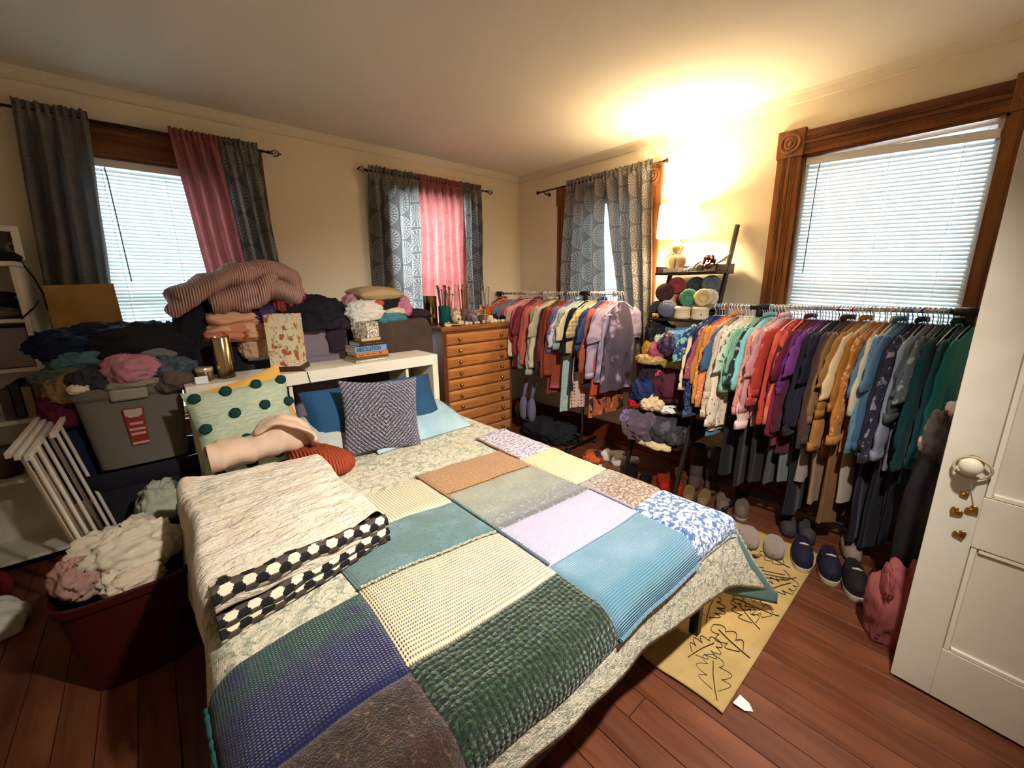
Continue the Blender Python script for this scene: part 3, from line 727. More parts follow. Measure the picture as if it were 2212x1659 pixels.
hang('fold', None, [(.33, 2.33, .86), (.42, 2.27, .885), (.52, 2.20, .82), (.54, 2.16, .76)], .16, .03, f_peach, 3, axis=(0, 1, 0), parent=rb)

# folded fleece blanket with printed lower side
fb = tag(empty('folded_blanket', (.26, 1.70, .605)), 'thick folded cream fleece blanket with black and white honeycomb underside', 'blanket')
m_fleece = mat('cream_fleece', 'ece0cb', .98, pat=[('noise', 'e2d0b4', 9, (.45, .65))], bump=('sherpa', 55, 1.0, .030), sheen=.4, coord='UV')
FX0, FX1, FY0, FY1, FZ = -.03, .545, 1.225, 2.19, .62
def honeycomb(x, y, s=.042):
    q = x/(s*1.5); k0 = round(q); best = None
    for k in (k0-1, k0, k0+1):
        cy = s*math.sqrt(3); j = round(y/cy-(k % 2)*.5); yy = (j+(k % 2)*.5)*cy; d = (x-k*s*1.5)**2+(y-yy)**2
        if best is None or d < best[0]: best = (d, k, j)
    return ((best[1]+2*best[2]+(best[1]//2)) % 3)
def fold_nose(z0, z1, yf, seed, m, mname):
    """rounded front edge of one folded layer, running along X"""
    NX, NA = 170, 60; mb = MB(); zc, r = (z0+z1)/2, (z1-z0)/2
    def fn(a, b):
        x = FX0+.035+(FX1-FX0-.045)*a; y0 = yf+.10*a+.014*nz(a*5, seed)
        if b < .28: t = b/.28; y, z = y0+.12*(1-t)+0.0, z1-.030*(1-t)**.7
        elif b > .72: t = (b-.72)/.28; y, z = y0+.20*t, z0
        else: th = pi/2-pi*(b-.28)/.44; y, z = y0-r*cos(th)*1.25, zc+r*sin(th)
        z += .010*nz(a*6, b*2, seed+2)+.012*sin(a*3.0+seed)-.012*a; return V((x, y, z))
    mb.grid(fn, NX, NA, uvf=lambda a, b: (a*.57, b*.25))
    if m == 'hex':
        for i, f in enumerate(mb.f):
            j, k = divmod(i, NX); mb.mi[i] = honeycomb(k/NX*.57, j/NA*.24, .021)
        mats = [mat('print_black', '17151a', .85), mat('print_grey', '4d443e', .85), mat('print_cream', 'e6d8c0', .85)]
    else: mats = m
    return mb.build(mname, mats, fb, fix=False, solid=.006)
def fleece(a, b):
    x = FX0+(FX1-FX0)*a; yf = FY0+.11*a; y = yf+(FY1-.10*a-yf)*b
    e = min(a, 1-a)*(FX1-FX0); ez = min(1, e/.05); ey = min(1, min((1-b)*.9, .05)/.05)
    h = .135*(1-(1-ez)**2.4)**.42*(1-(1-ey)**2.4)**.42
    if a < .3: h += .028*math.exp(-((b-.93)/.06)**2)*(1-a/.3)-.028*math.exp(-((b-.80)/.05)**2)*(1-a/.3)*math.exp(-((a-.1)/.08)**2)
    h += (.012*nz(x*5, y*9, 4)+.010*nz(x*9, y*24, 8)+.0035*nz(x*40, y*60, 2))*ez*min(1, ey+.2)
    return V((x+(a-.5)*.02*sin(b*9), y, FZ-.012+h))
MB().grid(fleece, 110, 150, uvf=lambda a, b: (a*.57, b*.95)).build('fleece_top', m_fleece, fb, fix=False)
fold_nose(.698, .738, FY0+.012, 1, 'hex', 'upper_fold'); fold_nose(.680, .704, FY0+.012, 2, [m_fleece], 'fleece_fold')
fold_nose(.648, .685, FY0+.008, 4, 'hex', 'middle_fold'); fold_nose(.616, .653, FY0+.006, 5, 'hex', 'lower_fold')

# ------------------------------------------------------------------ white shelf at the head of the bed
m_lam = mat('white_laminate', 'e6e1d2', .45, pat=[('noise', 'ddd6c4', 3, (.45, .65))])
SX0, SX1, SY0, SY1, SZ = .08, 1.55, 2.60, 2.90, 1.06
sh = tag(empty('headboard_shelf', (.815, 2.75, 0)), 'long white open shelf unit standing at the head of the bed', 'shelf')
MB().bx((SX0, SY0, SZ-.072), (SX1, SY1, SZ)).build('top', m_lam, sh, smooth=False, bevel=.002)
for x in (SX0, SX1-.045): MB().bx((x, SY0, 0), (x+.045, SY1, SZ-.072)).build('side_panel', m_lam, sh, smooth=False, bevel=.002)
for x in (.55, 1.30): MB().bx((x, SY0+.02, .05), (x+.02, SY1, SZ-.072)).build('divider', m_lam, sh, smooth=False, bevel=.001)
for z in (.66, .30): MB().bx((SX0+.045, SY0+.01, z), (SX1-.045, SY1, z+.018)).build('board', m_lam, sh, smooth=False, bevel=.001)
m_rod = MB().bx((1.335, 2.78, .68), (1.385, 2.83, .98)).build('black_box', m_blackp, org=(1.36, 2.8, .678), smooth=False, bevel=.006); tag(m_rod, 'narrow black case standing in the right bay of the white shelf', 'box')

# ------------------------------------------------------------------ dresser with many shallow drawers
m_pine = mat('pine_drawer', 'b87c48', .36, pat=[('grain', '955a2c', 1.6, (1.0, 8, 14)), ('noise', 'c48a54', 2, (.5, .7))], bump=('grain', 5, .1, .002, (1, 8, 16)))
m_pined = mat('pine_side', '6f4222', .42, pat=[('grain', '523018', 1.5, (10, 10, 1.2))])
dr = tag(empty('dresser', (2.335, 3.36, 0)), 'tall pine dresser with shallow drawers and brass knobs in the corner', 'dresser')
DX0, DX1, DY0, DY1, DZ = 1.925, 2.735, 3.13, 3.60, 1.195
MB().bx((DX0, DY0, .05), (DX0+.022, DY1, DZ-.035)).build('side_panel', m_pined, dr, smooth=False, bevel=.003)
MB().bx((DX1-.022, DY0, .05), (DX1, DY1, DZ-.035)).build('side_panel', m_pined, dr, smooth=False, bevel=.003)
mb = MB(); mb.bx((DX0+.022, DY0+.006, .05), (DX1-.022, DY1, DZ-.035)); mb.build('carcass', m_pined, dr, smooth=False)
mb = MB(); mb.bx((DX0-.018, DY0-.02, DZ-.012), (DX1+.018, DY1, DZ)); mb.bx((DX0-.012, DY0-.013, DZ-.026), (DX1+.012, DY1, DZ-.012)); mb.bx((DX0-.004, DY0-.005, DZ-.04), (DX1+.004, DY1, DZ-.026))
mb.build('top', mat('pine_top', 'a06a3c', .35, pat=[('grain', '7c4c26', 1.5, (1.0, 9, 14))]), dr, smooth=False, bevel=.003)
MB().bx((DX0-.01, DY0-.01, .0), (DX1+.01, DY1, .06)).build('plinth', m_pined, dr, smooth=False, bevel=.004)
zt_, NDR = DZ-.062, 10; dh = (zt_-.075)/NDR
me_d = me_k = None
for i in range(NDR):
    z = zt_-dh*(i+1); x0, x1 = DX0+.033, DX1-.033
    if me_d is None:
        o0 = V(((x0+x1)/2, DY0, z+dh/2)); mb = MB(); a, h = (x1-x0)/2, dh/2-.004
        ring = lambda q, w, hh: [V((-w, q, -hh)), V((w, q, -hh)), V((w, q, hh)), V((-w, q, hh))]
        vs = ring(.01, a, h)+ring(-.012, a, h)+ring(-.026, a-.018, h-.018); vs = [o0+q for q in vs]
        fs = [(8, 9, 10, 11)]+[(i_+o_, (i_+1) % 4+o_, (i_+1) % 4+o_+4, i_+o_+4) for o_ in (0, 4) for i_ in range(4)]
        d = mb.add(vs, fs).build('drawer', m_pine, org=o0, smooth=False, bevel=.0015); me_d = d
        d.parent = dr; d.location = o0-dr.location
    else:
        d = me_d.copy(); COL.objects.link(d); d.parent = dr; d.location = V(((x0+x1)/2, DY0, z+dh/2))-dr.location
    for s in (-1, 1):
        if me_k is None:
            k = MB().lathe([(.012, 0), (.007, .004), (.006, .010), (.011, .015), (.0155, .022), (.014, .029), (.007, .033), (0, .034)], (0, 0, 0), 14, Matrix.Rotation(pi/2, 3, 'X')).build('knob', m_brass); me_k = k.data
        else: k = bpy.data.objects.new('knob', me_k); COL.objects.link(k)
        k.parent = d; k.location = (s*.245, -.026, 0)

# ------------------------------------------------------------------ left side: bookcase, drying rack, tote, basket
bc = tag(empty('bookcase', (-.83, 3.46, 0)), 'tall white bookcase cut off by the left edge of the picture', 'bookcase')
CX0, CX1, CY0, CY1, CZ = -1.22, -.47, 3.30, 3.615, 1.69
for x in (CX0, CX1-.022): MB().bx((x, CY0, 0), (x+.022, CY1, CZ-.02)).build('side_panel', m_lam, bc, smooth=False, bevel=.002)
MB().bx((CX0-.012, CY0-.014, CZ-.02), (CX1+.012, CY1, CZ+.004)).build('top', m_lam, bc, smooth=False, bevel=.005)
MB().bx((CX0+.022, CY1-.01, .05), (CX1-.022, CY1, CZ-.02)).build('back_panel', m_lam, bc, smooth=False)
for z in (1.407, 1.15, .874, .55, .10): MB().bx((CX0+.022, CY0+.004, z-.02), (CX1-.022, CY1-.01, z)).build('shelf_board', m_lam, bc, smooth=False, bevel=.002)
MB().tube([(CX1-.03, CY0-.004, 1.405), (CX1+.006, CY0-.002, 1.44), (CX1+.008, CY0+.15, 1.46), (CX1+.010, CY1-.02, 1.49)], .004, 6).build('cable', m_blackp, bc)
tag(MB().tube([(-.62, 3.36, 1.78), (-.53, 3.37, 1.775), (-.46, 3.42, 1.70), (-.44, 3.48, 1.62), (-.425, 3.52, 1.53), (-.425, 3.52, 1.44)], .004, 7).build('power_cord', m_blackp, org=(-.5, 3.4, 1.69)), 'thin black cord trailing down from the top of the white bookcase', 'cord')
pf = tag(empty('picture_frame', (-.52, 3.44, 1.70)), 'small white picture frame standing on top of the bookcase', 'picture frame')
Rf = Matrix.Rotation(-.22, 3, 'X') @ Matrix.Rotation(.12, 3, 'Z')
def fbx(c, d, n, m): return MB().box(V((-.545, 3.44, 1.795))+Rf @ V(c), d, Rf).build(n, m, pf, smooth=False, bevel=.002)
for c, d in (((0, 0, .075), (.20, .016, .03)), ((0, 0, -.075), (.20, .016, .03)), ((-.085, 0, 0), (.03, .016, .12)), ((.085, 0, 0), (.03, .016, .12))): fbx(c, d, 'border', m_white)
fbx((0, .004, 0), (.14, .006, .12), 'photo', mat('dim_photo_print', '3a3232', .4, pat=[('noise', '9a8c84', 14, (.5, .62)), ('noise', '17151a', 8, (.5, .6))]))
tag(crumple('black_pouch', 'dark soft pouch lying on top of the bookcase below the picture frame', (-.55, 3.42, 1.695), (.20, .16, .05), fab('black_fabric', '131216'), 31, .2, 'pouch'), None, None)
f_greyst = fab('grey_folded_knit', '6f6866', [('thin', '8d8683', 20, 'Y')])
for i, (z, c, lab) in enumerate(((1.41, f_greyst, 'folded grey brown sweater on the upper bookcase shelf, lower of the pair'), (1.475, fab('dark_folded_knit', '2b2730'), 'folded dark sweater on the upper bookcase shelf, upper of the pair'))):
    crumple('folded_sweater', lab, (-.66, 3.44, z), (.30, .26, .075), c, 40+i, 0, 'sweater', .3, dirn=(1, 1, 3))
bxm = mat('mauve_box_card', '8b7f84', .8)
tag(MB().bx((-.95, 3.33, 1.152), (-.50, 3.58, 1.36)).build('storage_box', bxm, org=(-.7, 3.45, 1.151), smooth=False, bevel=.006), 'mauve grey storage box filling the middle shelf of the bookcase', 'box')
for i, (x, w, h, c) in enumerate(((-.52, .03, .20, '6c5a50'), (-.56, .035, .17, '8f7d6e'), (-.60, .03, .19, '3f3538'), (-.64, .04, .16, '5b4a44'))):
    tag(MB().bx((x-w/2, 3.34, .876), (x+w/2, 3.56, .876+h)).build('book', mat('book_cloth_%d' % i, c, .7), org=(x, 3.45, .876), smooth=False, bevel=.003), ['brown book at the right end of the lower bookcase shelf', 'beige book second from the right on the lower bookcase shelf', 'black book third from the right on the lower bookcase shelf', 'thick brown book fourth from the right on the lower bookcase shelf'][i], 'book', 'books in the bookcase')
for i, (x, z, c, r) in enumerate(((-.60, .555, '8a8084', .045), (-.72, .555, '4a3b34', .06), (-.53, .555, '6b4a3a', .04))):
    tag(MB().lathe([(r*.8, 0), (r, .02), (r, .12), (r*.7, .15), (r*.72, .165)], (x, 3.42, z), 16).build('jar', mat('dim_jar_%d' % i, c, .4), org=(x, 3.42, z)), ['pale grey jar on the dim lower bookcase shelf', 'wide dark brown jar on the dim lower bookcase shelf', 'small reddish jar on the dim lower bookcase shelf'][i], 'jar')
m_card = mat('cardboard', 'b98f56', .9, pat=[('noise', 'ac8249', 5, (.45, .6))], bump=('noise', 200, .1, .001))
tag(MB().add([(-.405, 3.33, 0), (-.085, 3.33, 0), (-.125, 3.43, 1.585), (-.41, 3.43, 1.575), (-.405, 3.324, 0), (-.085, 3.324, 0), (-.125, 3.424, 1.585), (-.41, 3.424, 1.575)], [(0, 1, 2, 3), (7, 6, 5, 4), (0, 4, 5, 1), (1, 5, 6, 2), (2, 6, 7, 3), (3, 7, 4, 0)]).build('cardboard_sheet', m_card, org=(-.25, 3.4, 0), smooth=False), 'plain tan cardboard sheet standing in front of the left window', 'cardboard')

dk = tag(empty('drying_rack', (-.42, 2.55, 0)), 'folded white wooden drying rack leaning beside the bookcase', 'drying rack')
m_dowel = mat('white_dowel', 'cfc6ba', .5)
for k, (dx, z, ya, yb) in enumerate(((0, .955, 2.27, 2.86), (.022, .945, 2.26, 2.84), (.045, .935, 2.26, 2.84), (.085, .95, 2.50, 2.87))):
    MB().box((-.47+dx, (ya+yb)/2, z), (.016, yb-ya, .022)).build('rail', m_dowel, dk, smooth=False, bevel=.002)
for k in range(10):
    y = 2.28+.064*k; dx = .0 if k % 2 else .035; fx = -.455+dx+(.02 if k > 5 else 0)
    MB().tube([(fx, y, .94), (fx+.17, y-.10, .02)], .0072, 7).build('spindle', m_dowel, dk)
MB().box((-.30, 2.46, .045), (.02, .66, .025)).build('rail', m_dowel, dk, smooth=False)

def tote(name, label, cx, cy, z0, w, d, h, mt, lid=None, rim=.028, taper=.84):
    t = empty(name, (cx, cy, z0)); tag(t, label, 'storage tote'); mb = MB()
    n = 40
    def ringp(s, z, ins=0):
        out = []
        for i in range(n):
            a = 2*pi*i/n; ca, sa = cos(a), sin(a); e = .28
            out.append(V((cx+math.copysign(abs(ca)**e, ca)*(w/2*s-ins), cy+math.copysign(abs(sa)**e, sa)*(d/2*s-ins), z0+z)))
        return out
    rs = [ringp(taper, 0), ringp(1-.02, h*.86), ringp(1.0, h*.86), ringp(1.06, h*.9), ringp(1.06, h), ringp(1.02, h), ringp(.97, h*.97, .004), ringp(taper, .006, .006)]
    vs = [q for r in rs for q in r]; fs = [(i+k*n, (i+1) % n+k*n, (i+1) % n+(k+1)*n, i+(k+1)*n) for k in range(len(rs)-1) for i in range(n)]
    fs += [tuple(range(n)), tuple(range((len(rs)-1)*n, len(rs)*n))]
    mb.add(vs, fs).build('tub', mt, t, smooth='auto')
    return t
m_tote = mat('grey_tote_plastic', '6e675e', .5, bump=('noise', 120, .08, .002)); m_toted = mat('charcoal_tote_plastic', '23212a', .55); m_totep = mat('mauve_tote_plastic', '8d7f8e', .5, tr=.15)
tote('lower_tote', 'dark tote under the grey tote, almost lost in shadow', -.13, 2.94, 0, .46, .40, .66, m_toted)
tt = tote('grey_tote', 'open grey plastic tote with a red label, heaped with clothes', -.13, 2.93, .665, .42, .40, .42, m_tote)
MB().bx((-.205, 2.705, 1.015), (-.065, 2.735, 1.075)).build('latch', mat('grey_latch', '8d877e', .45), tt, smooth=False, bevel=.012)
lb = MB(); lb.add([(-.175, 2.7275, .97), (-.095, 2.7275, .97), (-.10, 2.7445, .775), (-.165, 2.7445, .775)], [(0, 1, 2, 3)]).build('label_sheet', mat('red_label_print', '8c2f24', .5), tt, smooth=False, solid=.002)
MB().add([(-.168, 2.7255, .965), (-.102, 2.7255, .965), (-.102, 2.728, .935), (-.118, 2.729, .922), (-.152, 2.729, .922), (-.168, 2.728, .935)], [tuple(range(6))]).build('label_badge', mat('label_pale', 'b7a79c', .5), tt, smooth=False)
for z, w in ((.895, .05), (.865, .062), (.84, .056), (.79, .064)):
    yl = 2.7275+(.97-z)*.0872-.0022; MB().add([(-.133-w/2, yl, z), (-.133+w/2, yl, z), (-.133+w/2, yl+.001, z-.013), (-.133-w/2, yl+.001, z-.013)], [(0, 1, 2, 3)]).build('label_line', mat('label_line', 'c39a8e', .5), tt, smooth=False)
tote('mauve_tote', 'translucent mauve tote with dark clothes spilling over it behind the floral lamp', .84, 3.14, .0, .40, .36, 1.265, m_totep, taper=.9)
# brown cloth over boxes between the white shelf and the dresser
def bcov(a, b):
    x = 1.07+.66*a; e = min(1, min(a, 1-a)*9); y = 2.955+.5*max(0, (b-.45)/.55); z = 1.30 if b > .45 else .62+.68*(b/.45)
    y -= .015*sin(a*17)*(1-b)*(1 if b < .45 else 0)
    z -= (1-e)**2*.10; z += .008*nz(a*6, b*6, 5)
    if b > .45: y += 0
    return V((x, y+.01*nz(a*8, b*3, 2), z))
tag(MB().grid(bcov, 60, 50).build('brown_cover', fab('brown_felt', '4a3c36', [('noise', '3f332e', 4, (.4, .7))]), org=(1.4, 3.1, .62), fix=False, solid=.01), 'dark brown cloth draped over boxes between the white shelf and the dresser', 'cloth')
tag(MB().bx((1.09, 2.985, 0), (1.70, 3.42, 1.27)).build('stacked_box', mat('brown_box_card', '5b4a3c', .9), org=(1.4, 3.2, 0), smooth=False, bevel=.01), 'tall brown box hidden under the dark brown cloth beside the dresser', 'box')
# laundry basket
lbk = tag(empty('laundry_basket', (-.24, 2.20, 0)), 'dark red laundry basket with pale clothes beside the bed', 'basket')
m_redp = mat('dark_red_plastic', '3c0c0a', .5)
mb = MB(); n = 40
rings = []
for s, z, ins in ((.80, 0, 0), (.97, .38, 0), (1.04, .385, 0), (1.05, .415, 0), (1.0, .42, 0), (.95, .39, 0), (.78, .01, .0)):
    rings.append([V((-.24+s*.215*math.copysign(abs(cos(2*pi*i/n))**.5, cos(2*pi*i/n)), 2.20+s*.21*math.copysign(abs(sin(2*pi*i/n))**.5, sin(2*pi*i/n)), z)) for i in range(n)])
mb.add([q for r in rings for q in r], [(i+k*n, (i+1) % n+k*n, (i+1) % n+(k+1)*n, i+(k+1)*n) for k in range(6) for i in range(n)]+[tuple(range(n)), tuple(range(6*n, 7*n))]).build('tub', m_redp, lbk, smooth='auto')
# ------------------------------------------------------------------ clothes heaped in and behind the grey tote
f_black = fab('black_cotton', '1c1b21'); f_navy = fab('navy_cotton', '191a35'); f_char = fab('charcoal_jersey', '3a373f'); f_teal = fab('dusty_teal_jersey', '4d6f74')
f_olive = fab('sage_jersey', '5e665e'); f_tan = fab('tan_linen', '9a7a4c'); f_pinkd = fab('dusty_pink_cotton', 'b07684'); f_mag = fab('magenta_fleece', '5a1630')
f_slate = fab('slate_denim', '56606c', [('noise', '3a3f49', 14, (.45, .6))]); f_brn = fab('brown_grey_jersey', '5a4a44'); f_dblue = fab('dark_blue_cotton_drill', '16203a')
f_ivory = fab('ivory_cotton', 'd8cdb8'); f_wh = fab('white_cotton', 'e0dcd2'); f_pk = fab('pink_cotton', 'c98aa0'); f_rose = fab('rose_knit', 'b3485c')
HG = 'clothes heaped in the grey tote'; 
def cr(label, c, sz, m, seed, yaw_=0, group=HG, name='crumpled_garment', **k): return crumple(name, label, c, sz, m, seed, yaw_, 'clothes', group=group, **k)
cr('pink crumpled top on the front of the grey tote heap', (-.11, 2.80, 1.09), (.22, .20, .12), f_pinkd, 1, .3)
cr('dark grey crumpled top at the front left of the grey tote heap', (-.24, 2.82, 1.07), (.20, .20, .10), f_char, 2, .5)
cr('slate blue crumpled garment at the front right of the grey tote heap', (.04, 2.84, 1.07), (.24, .22, .11), f_slate, 3, -.4)
cr('brown grey garment sagging over the right rim of the grey tote', (.05, 2.76, 1.03), (.16, .14, .10), f_brn, 4, .2)
cr('black folded jacket arching over the back of the grey tote heap', (-.04, 3.03, 1.13), (.46, .30, .22), f_black, 5, -.1, fold=.7)
cr('grey lined edge of a dark jacket in the middle of the tote heap', (-.06, 2.93, 1.155), (.30, .12, .09), fab('grey_lining', '77757a'), 6, -.2, fold=.5)
cr('dark navy garment draped at the back left of the tote heap', (-.30, 3.06, 1.20), (.32, .28, .14), f_dblue, 7, .3)
cr('dusty teal shirt in the left part of the heap', (-.30, 2.98, 1.16), (.22, .20, .09), f_teal, 8, .2)
cr('sage grey shirt at the left edge of the heap under the teal shirt', (-.35, 2.96, 1.09), (.22, .22, .09), f_olive, 9, .1)
cr('tan printed cloth hanging at the left of the grey tote', (-.345, 2.88, 1.02), (.15, .16, .12), f_tan, 10, .7)
cr('dark pink fleece below the tan cloth left of the grey tote', (-.38, 2.92, .90), (.18, .22, .15), f_mag, 11, .2)
cr('dark blue fabric hanging in shadow left of the grey tote', (-.40, 2.98, .50), (.16, .30, .45), f_dblue, 12, 0, fold=.5)
cr('black garment piled high at the left window corner', (-.20, 3.13, 1.20), (.36, .24, .16), fab('black_brown_jersey', '26222a'), 13, .2)
cr('small white sock on the left rim of the grey tote', (-.30, 2.745, 1.075), (.08, .06, .04), f_ivory, 14, .3, fold=.5)
cr('beige cloth hem lying on the front rim of the grey tote', (-.11, 2.735, 1.075), (.22, .07, .035), fab('beige_grey_cotton', '8f8576'), 15, 0)
# the tall heap behind the floral lamp
HB = 'clothes piled behind the floral lamp'
tag(MB().bx((.12, 3.0, 0), (.62, 3.45, 1.10)).build('storage_box', mat('dark_grey_box', '2a2a2e', .8), org=(.37, 3.2, 0), smooth=False, bevel=.02), 'dark box carrying the tall heap of clothes behind the floral lamp', 'box')
cr('black coat hanging down the left side of the tall heap', (.24, 3.05, 1.00), (.34, .26, .46), f_black, 16, .1, HB, fold=.6)
cr('dark slate garment at the far left foot of the tall heap', (.10, 3.10, 1.12), (.22, .22, .22), fab('slate_navy', '23283a'), 17, .3, HB)
cr('orange and cream floral cloth folded in the tall heap', (.42, 3.0, 1.24), (.46, .30, .12), fab('orange_floral', 'd08a68', [('floral', 'a8482a', 16), ('noise', 'e0b090', 9, (.5, .6))]), 18, -.05, HB, fold=.8)
cr('peach folded top above the orange floral cloth', (.40, 3.02, 1.33), (.38, .30, .12), fab('peach_cotton', 'd9a585'), 19, .1, HB, fold=.6)
cr('peach beige garment hanging below the floral cloth', (.46, 2.95, 1.13), (.14, .12, .14), fab('beige_peach', 'c7a184'), 20, .1, HB)
cr('black garment wedged under the pink sweater', (.36, 3.08, 1.38), (.44, .30, .14), fab('black_wool', '17151a'), 21, 0, HB)
f_prib = fab('dusty_pink_rib', 'd2a49a', [('thin', 'ab8078', 26, 'X')], ('rib', 25, .9, .012, 'X'))
sw = hang('pink_sweater', 'large dusty pink ribbed sweater on top of the tall heap', [(.72, 3.08, 1.50), (.72, 3.07, 1.60), (.60, 3.05, 1.645), (.42, 3.03, 1.61), (.26, 3.02, 1.545), (.12, 3.0, 1.475)], .40, .15, f_prib, 5, 'sweater', group=HB)
hang('lower_fold', None, [(.70, 3.0, 1.50), (.58, 2.95, 1.545), (.42, 2.96, 1.50), (.28, 2.97, 1.46)], .30, .15, f_prib, 15, parent=sw)
hang('sleeve', None, [(.50, 2.95, 1.655), (.36, 2.87, 1.60), (.24, 2.86, 1.53), (.15, 2.89, 1.465), (.11, 2.92, 1.43)], .14, .085, f_prib, 8, parent=sw)
hang('cuff', None, [(.60, 2.93, 1.62), (.55, 2.86, 1.56), (.52, 2.85, 1.49), (.44, 2.87, 1.455), (.36, 2.89, 1.47)], .12, .09, f_prib, 11, parent=sw)
cr('coral cable knit sweater tucked under the right end of the pink sweater', (.64, 2.98, 1.38), (.19, .20, .21), fab('coral_cable', 'c9473f', [('thin', 'a8342e', 20, 'X')], ('rib', 18, 1, .014, 'X')), 23, .5, HB, tilt=(0, .5))
cr('navy blouse between the peach top and the coral sweater', (.53, 2.96, 1.33), (.16, .14, .14), fab('indigo_satin', '20204e', r=.5), 24, .3, HB)
HC_ = 'dark clothes spilling from the mauve tote'
cr('black navy garment heaped over the mauve tote', (.82, 3.06, 1.27), (.44, .36, .21), fab('black_navy', '15141f'), 25, -.1, HC_)
cr('dark plum shirt lying across the right of the mauve tote', (.94, 3.05, 1.26), (.22, .30, .10), fab('dark_plum', '2a1f2e'), 26, .3, HC_)
hang('dark_sleeve', 'dark plum sleeve hanging down the front of the mauve tote', [(.90, 3.0, 1.40), (.945, 2.935, 1.34), (.955, 2.925, 1.24), (.955, 2.93, 1.12)], .12, .035, MATS['dark_plum'], 6, axis=(1, 0, 0))
cr('brown black belt like cloth at the right end of the mauve tote', (1.04, 3.03, 1.30), (.18, .10, .05), fab('brown_black', '2c1e1a'), 27, -.3, HC_)
# pile on the brown cloth
HP = 'clothes piled on the brown cloth'
cr('white cotton top hanging over the front of the pile on the brown cloth', (1.20, 3.03, 1.31), (.30, .22, .13), f_wh, 28, .2, HP)
cr('white cotton cloth draped down in front of the brown cloth', (1.14, 2.955, 1.20), (.13, .08, .17), f_wh, 29, 0, HP)
cr('pink knit showing at the left of the pile on the brown cloth', (1.17, 3.12, 1.37), (.16, .16, .12), f_pk, 30, .2, HP)
cr('black garment in the core of the pile on the brown cloth', (1.38, 3.12, 1.34), (.32, .24, .18), f_black, 31, 0, HP)
cr('pink jersey folded down the right of the pile on the brown cloth', (1.50, 3.10, 1.32), (.17, .22, .16), fab('bright_pink_jersey', 'c27a98'), 32, .6, HP)
cr('coral scrap peeking from the pile on the brown cloth', (1.30, 3.02, 1.405), (.10, .08, .05), fab('coral_cotton', 'cc5a4a'), 33, .3, HP)
cr('teal blue folded top under the pile on the brown cloth', (1.40, 3.02, 1.285), (.24, .16, .075), fab('teal_blue', '3f7a8c'), 34, .1, HP, fold=.5)
cr('white trimmed cloth above the teal top on the brown cloth', (1.44, 3.02, 1.345), (.18, .12, .04), f_ivory, 35, .2, HP)
cr('dark aubergine garment sloping from the pile to the dresser', (1.66, 3.16, 1.27), (.30, .22, .09), fab('aubergine', '2a1c26'), 36, -.3, HP)
cushion('tan_cushion', 'flat tan cushion lying on top of the pile on the brown cloth', (1.33, 3.10, 1.50), .36, .28, .11, Matrix.Rotation(.08, 3, 'Z') @ Matrix.Rotation(.10, 3, 'X'), fab('tan_canvas', 'b79e78'), seed=14, pinch=.03)
# laundry in the basket and beside it
LB = 'laundry in the red basket'
cr('large ivory garment on top of the red laundry basket', (-.23, 2.22, .40), (.32, .30, .17), f_ivory, 37, .4, LB)
cr('dull pink garment at the left of the red laundry basket', (-.36, 2.17, .40), (.16, .22, .12), fab('dull_pink', 'b08a80'), 38, .2, LB)
cr('small cream cloth at the front of the red laundry basket', (-.21, 2.06, .385), (.18, .09, .07), fab('cream_cotton', 'd6c4ae'), 39, .3, LB)
cr('white garment at the right of the red laundry basket', (-.09, 2.24, .41), (.13, .16, .09), fab('off_white_cotton', 'c9c5bd'), 40, 0, LB)
cr('green and cream shoe bag between the bed and the dark tote', (-.10, 2.56, .36), (.20, .20, .22), fab('green_cream_cloth', 'a3a894', [('noise', '3f5448', 5, (.5, .58))]), 41, .3, None, name='shoe_bag')
crumple('small_pillow', 'small pale pillow on the floor at the left edge of the picture', (-.80, 2.78, 0), (.26, .24, .13), f_wh, 42, .2, 'pillow', .15)
crumple('red_pouch', 'small red pouch on the floor at the left edge beside the bookcase', (-.86, 3.12, 0), (.18, .16, .16), fab('red_nylon', '7d1a12'), 43, .2, 'pouch', .4)

# ------------------------------------------------------------------ things standing on the white shelf
m_floralp = mat('floral_paper', 'e4d4b4', .7, tr=.1, pat=[('leaf', '8d8a62', 15, .26), ('floral', 'b05a32', 13.5, .37), ('floral', 'd8a070', 13.5, .17), ('vein', '8a7a58', 16, .012)])
fl_ = tag(empty('floral_lamp', (.60, 2.76, SZ)), 'square lamp with a floral paper shade on a dark wooden base', 'lamp')
RzL = Matrix.Rotation(-.50, 3, 'Z')
MB().box((.60, 2.745, SZ+.014), (.19, .17, .026), RzL).build('base', mat('dark_walnut', '4a2a1a', .4), fl_, smooth=False, bevel=.006)
mb = MB(); q0 = V((.60, 2.75, 0)); w = .079
vs = [q0+RzL @ V((sx*w*k, sy*w*k, z)) for z, k in ((SZ+.03, 1), (SZ+.335, 1.02), (SZ+.335, .97), (SZ+.03, .95)) for sx, sy in ((-1, -1), (1, -1), (1, 1), (-1, 1))]
mb.add(vs, [(i+4*k, (i+1) % 4+4*k, (i+1) % 4+4*((k+1) % 4), i+4*((k+1) % 4)) for k in range(4) for i in range(4)]).build('shade', m_floralp, fl_, smooth=False)
MB().tube([(.63, 2.66, SZ+.004), (.645, 2.62, SZ+.005), (.655, 2.597, SZ-.005), (.665, 2.594, SZ-.07), (.68, 2.594, SZ-.2)], .0028, 6).build('cord', m_blackp, fl_)
m_merc = mat('mercury_glass', 'c9b48c', .14, metal=1.0, pat=[('noise', '6d5638', 8, (.45, .6))])
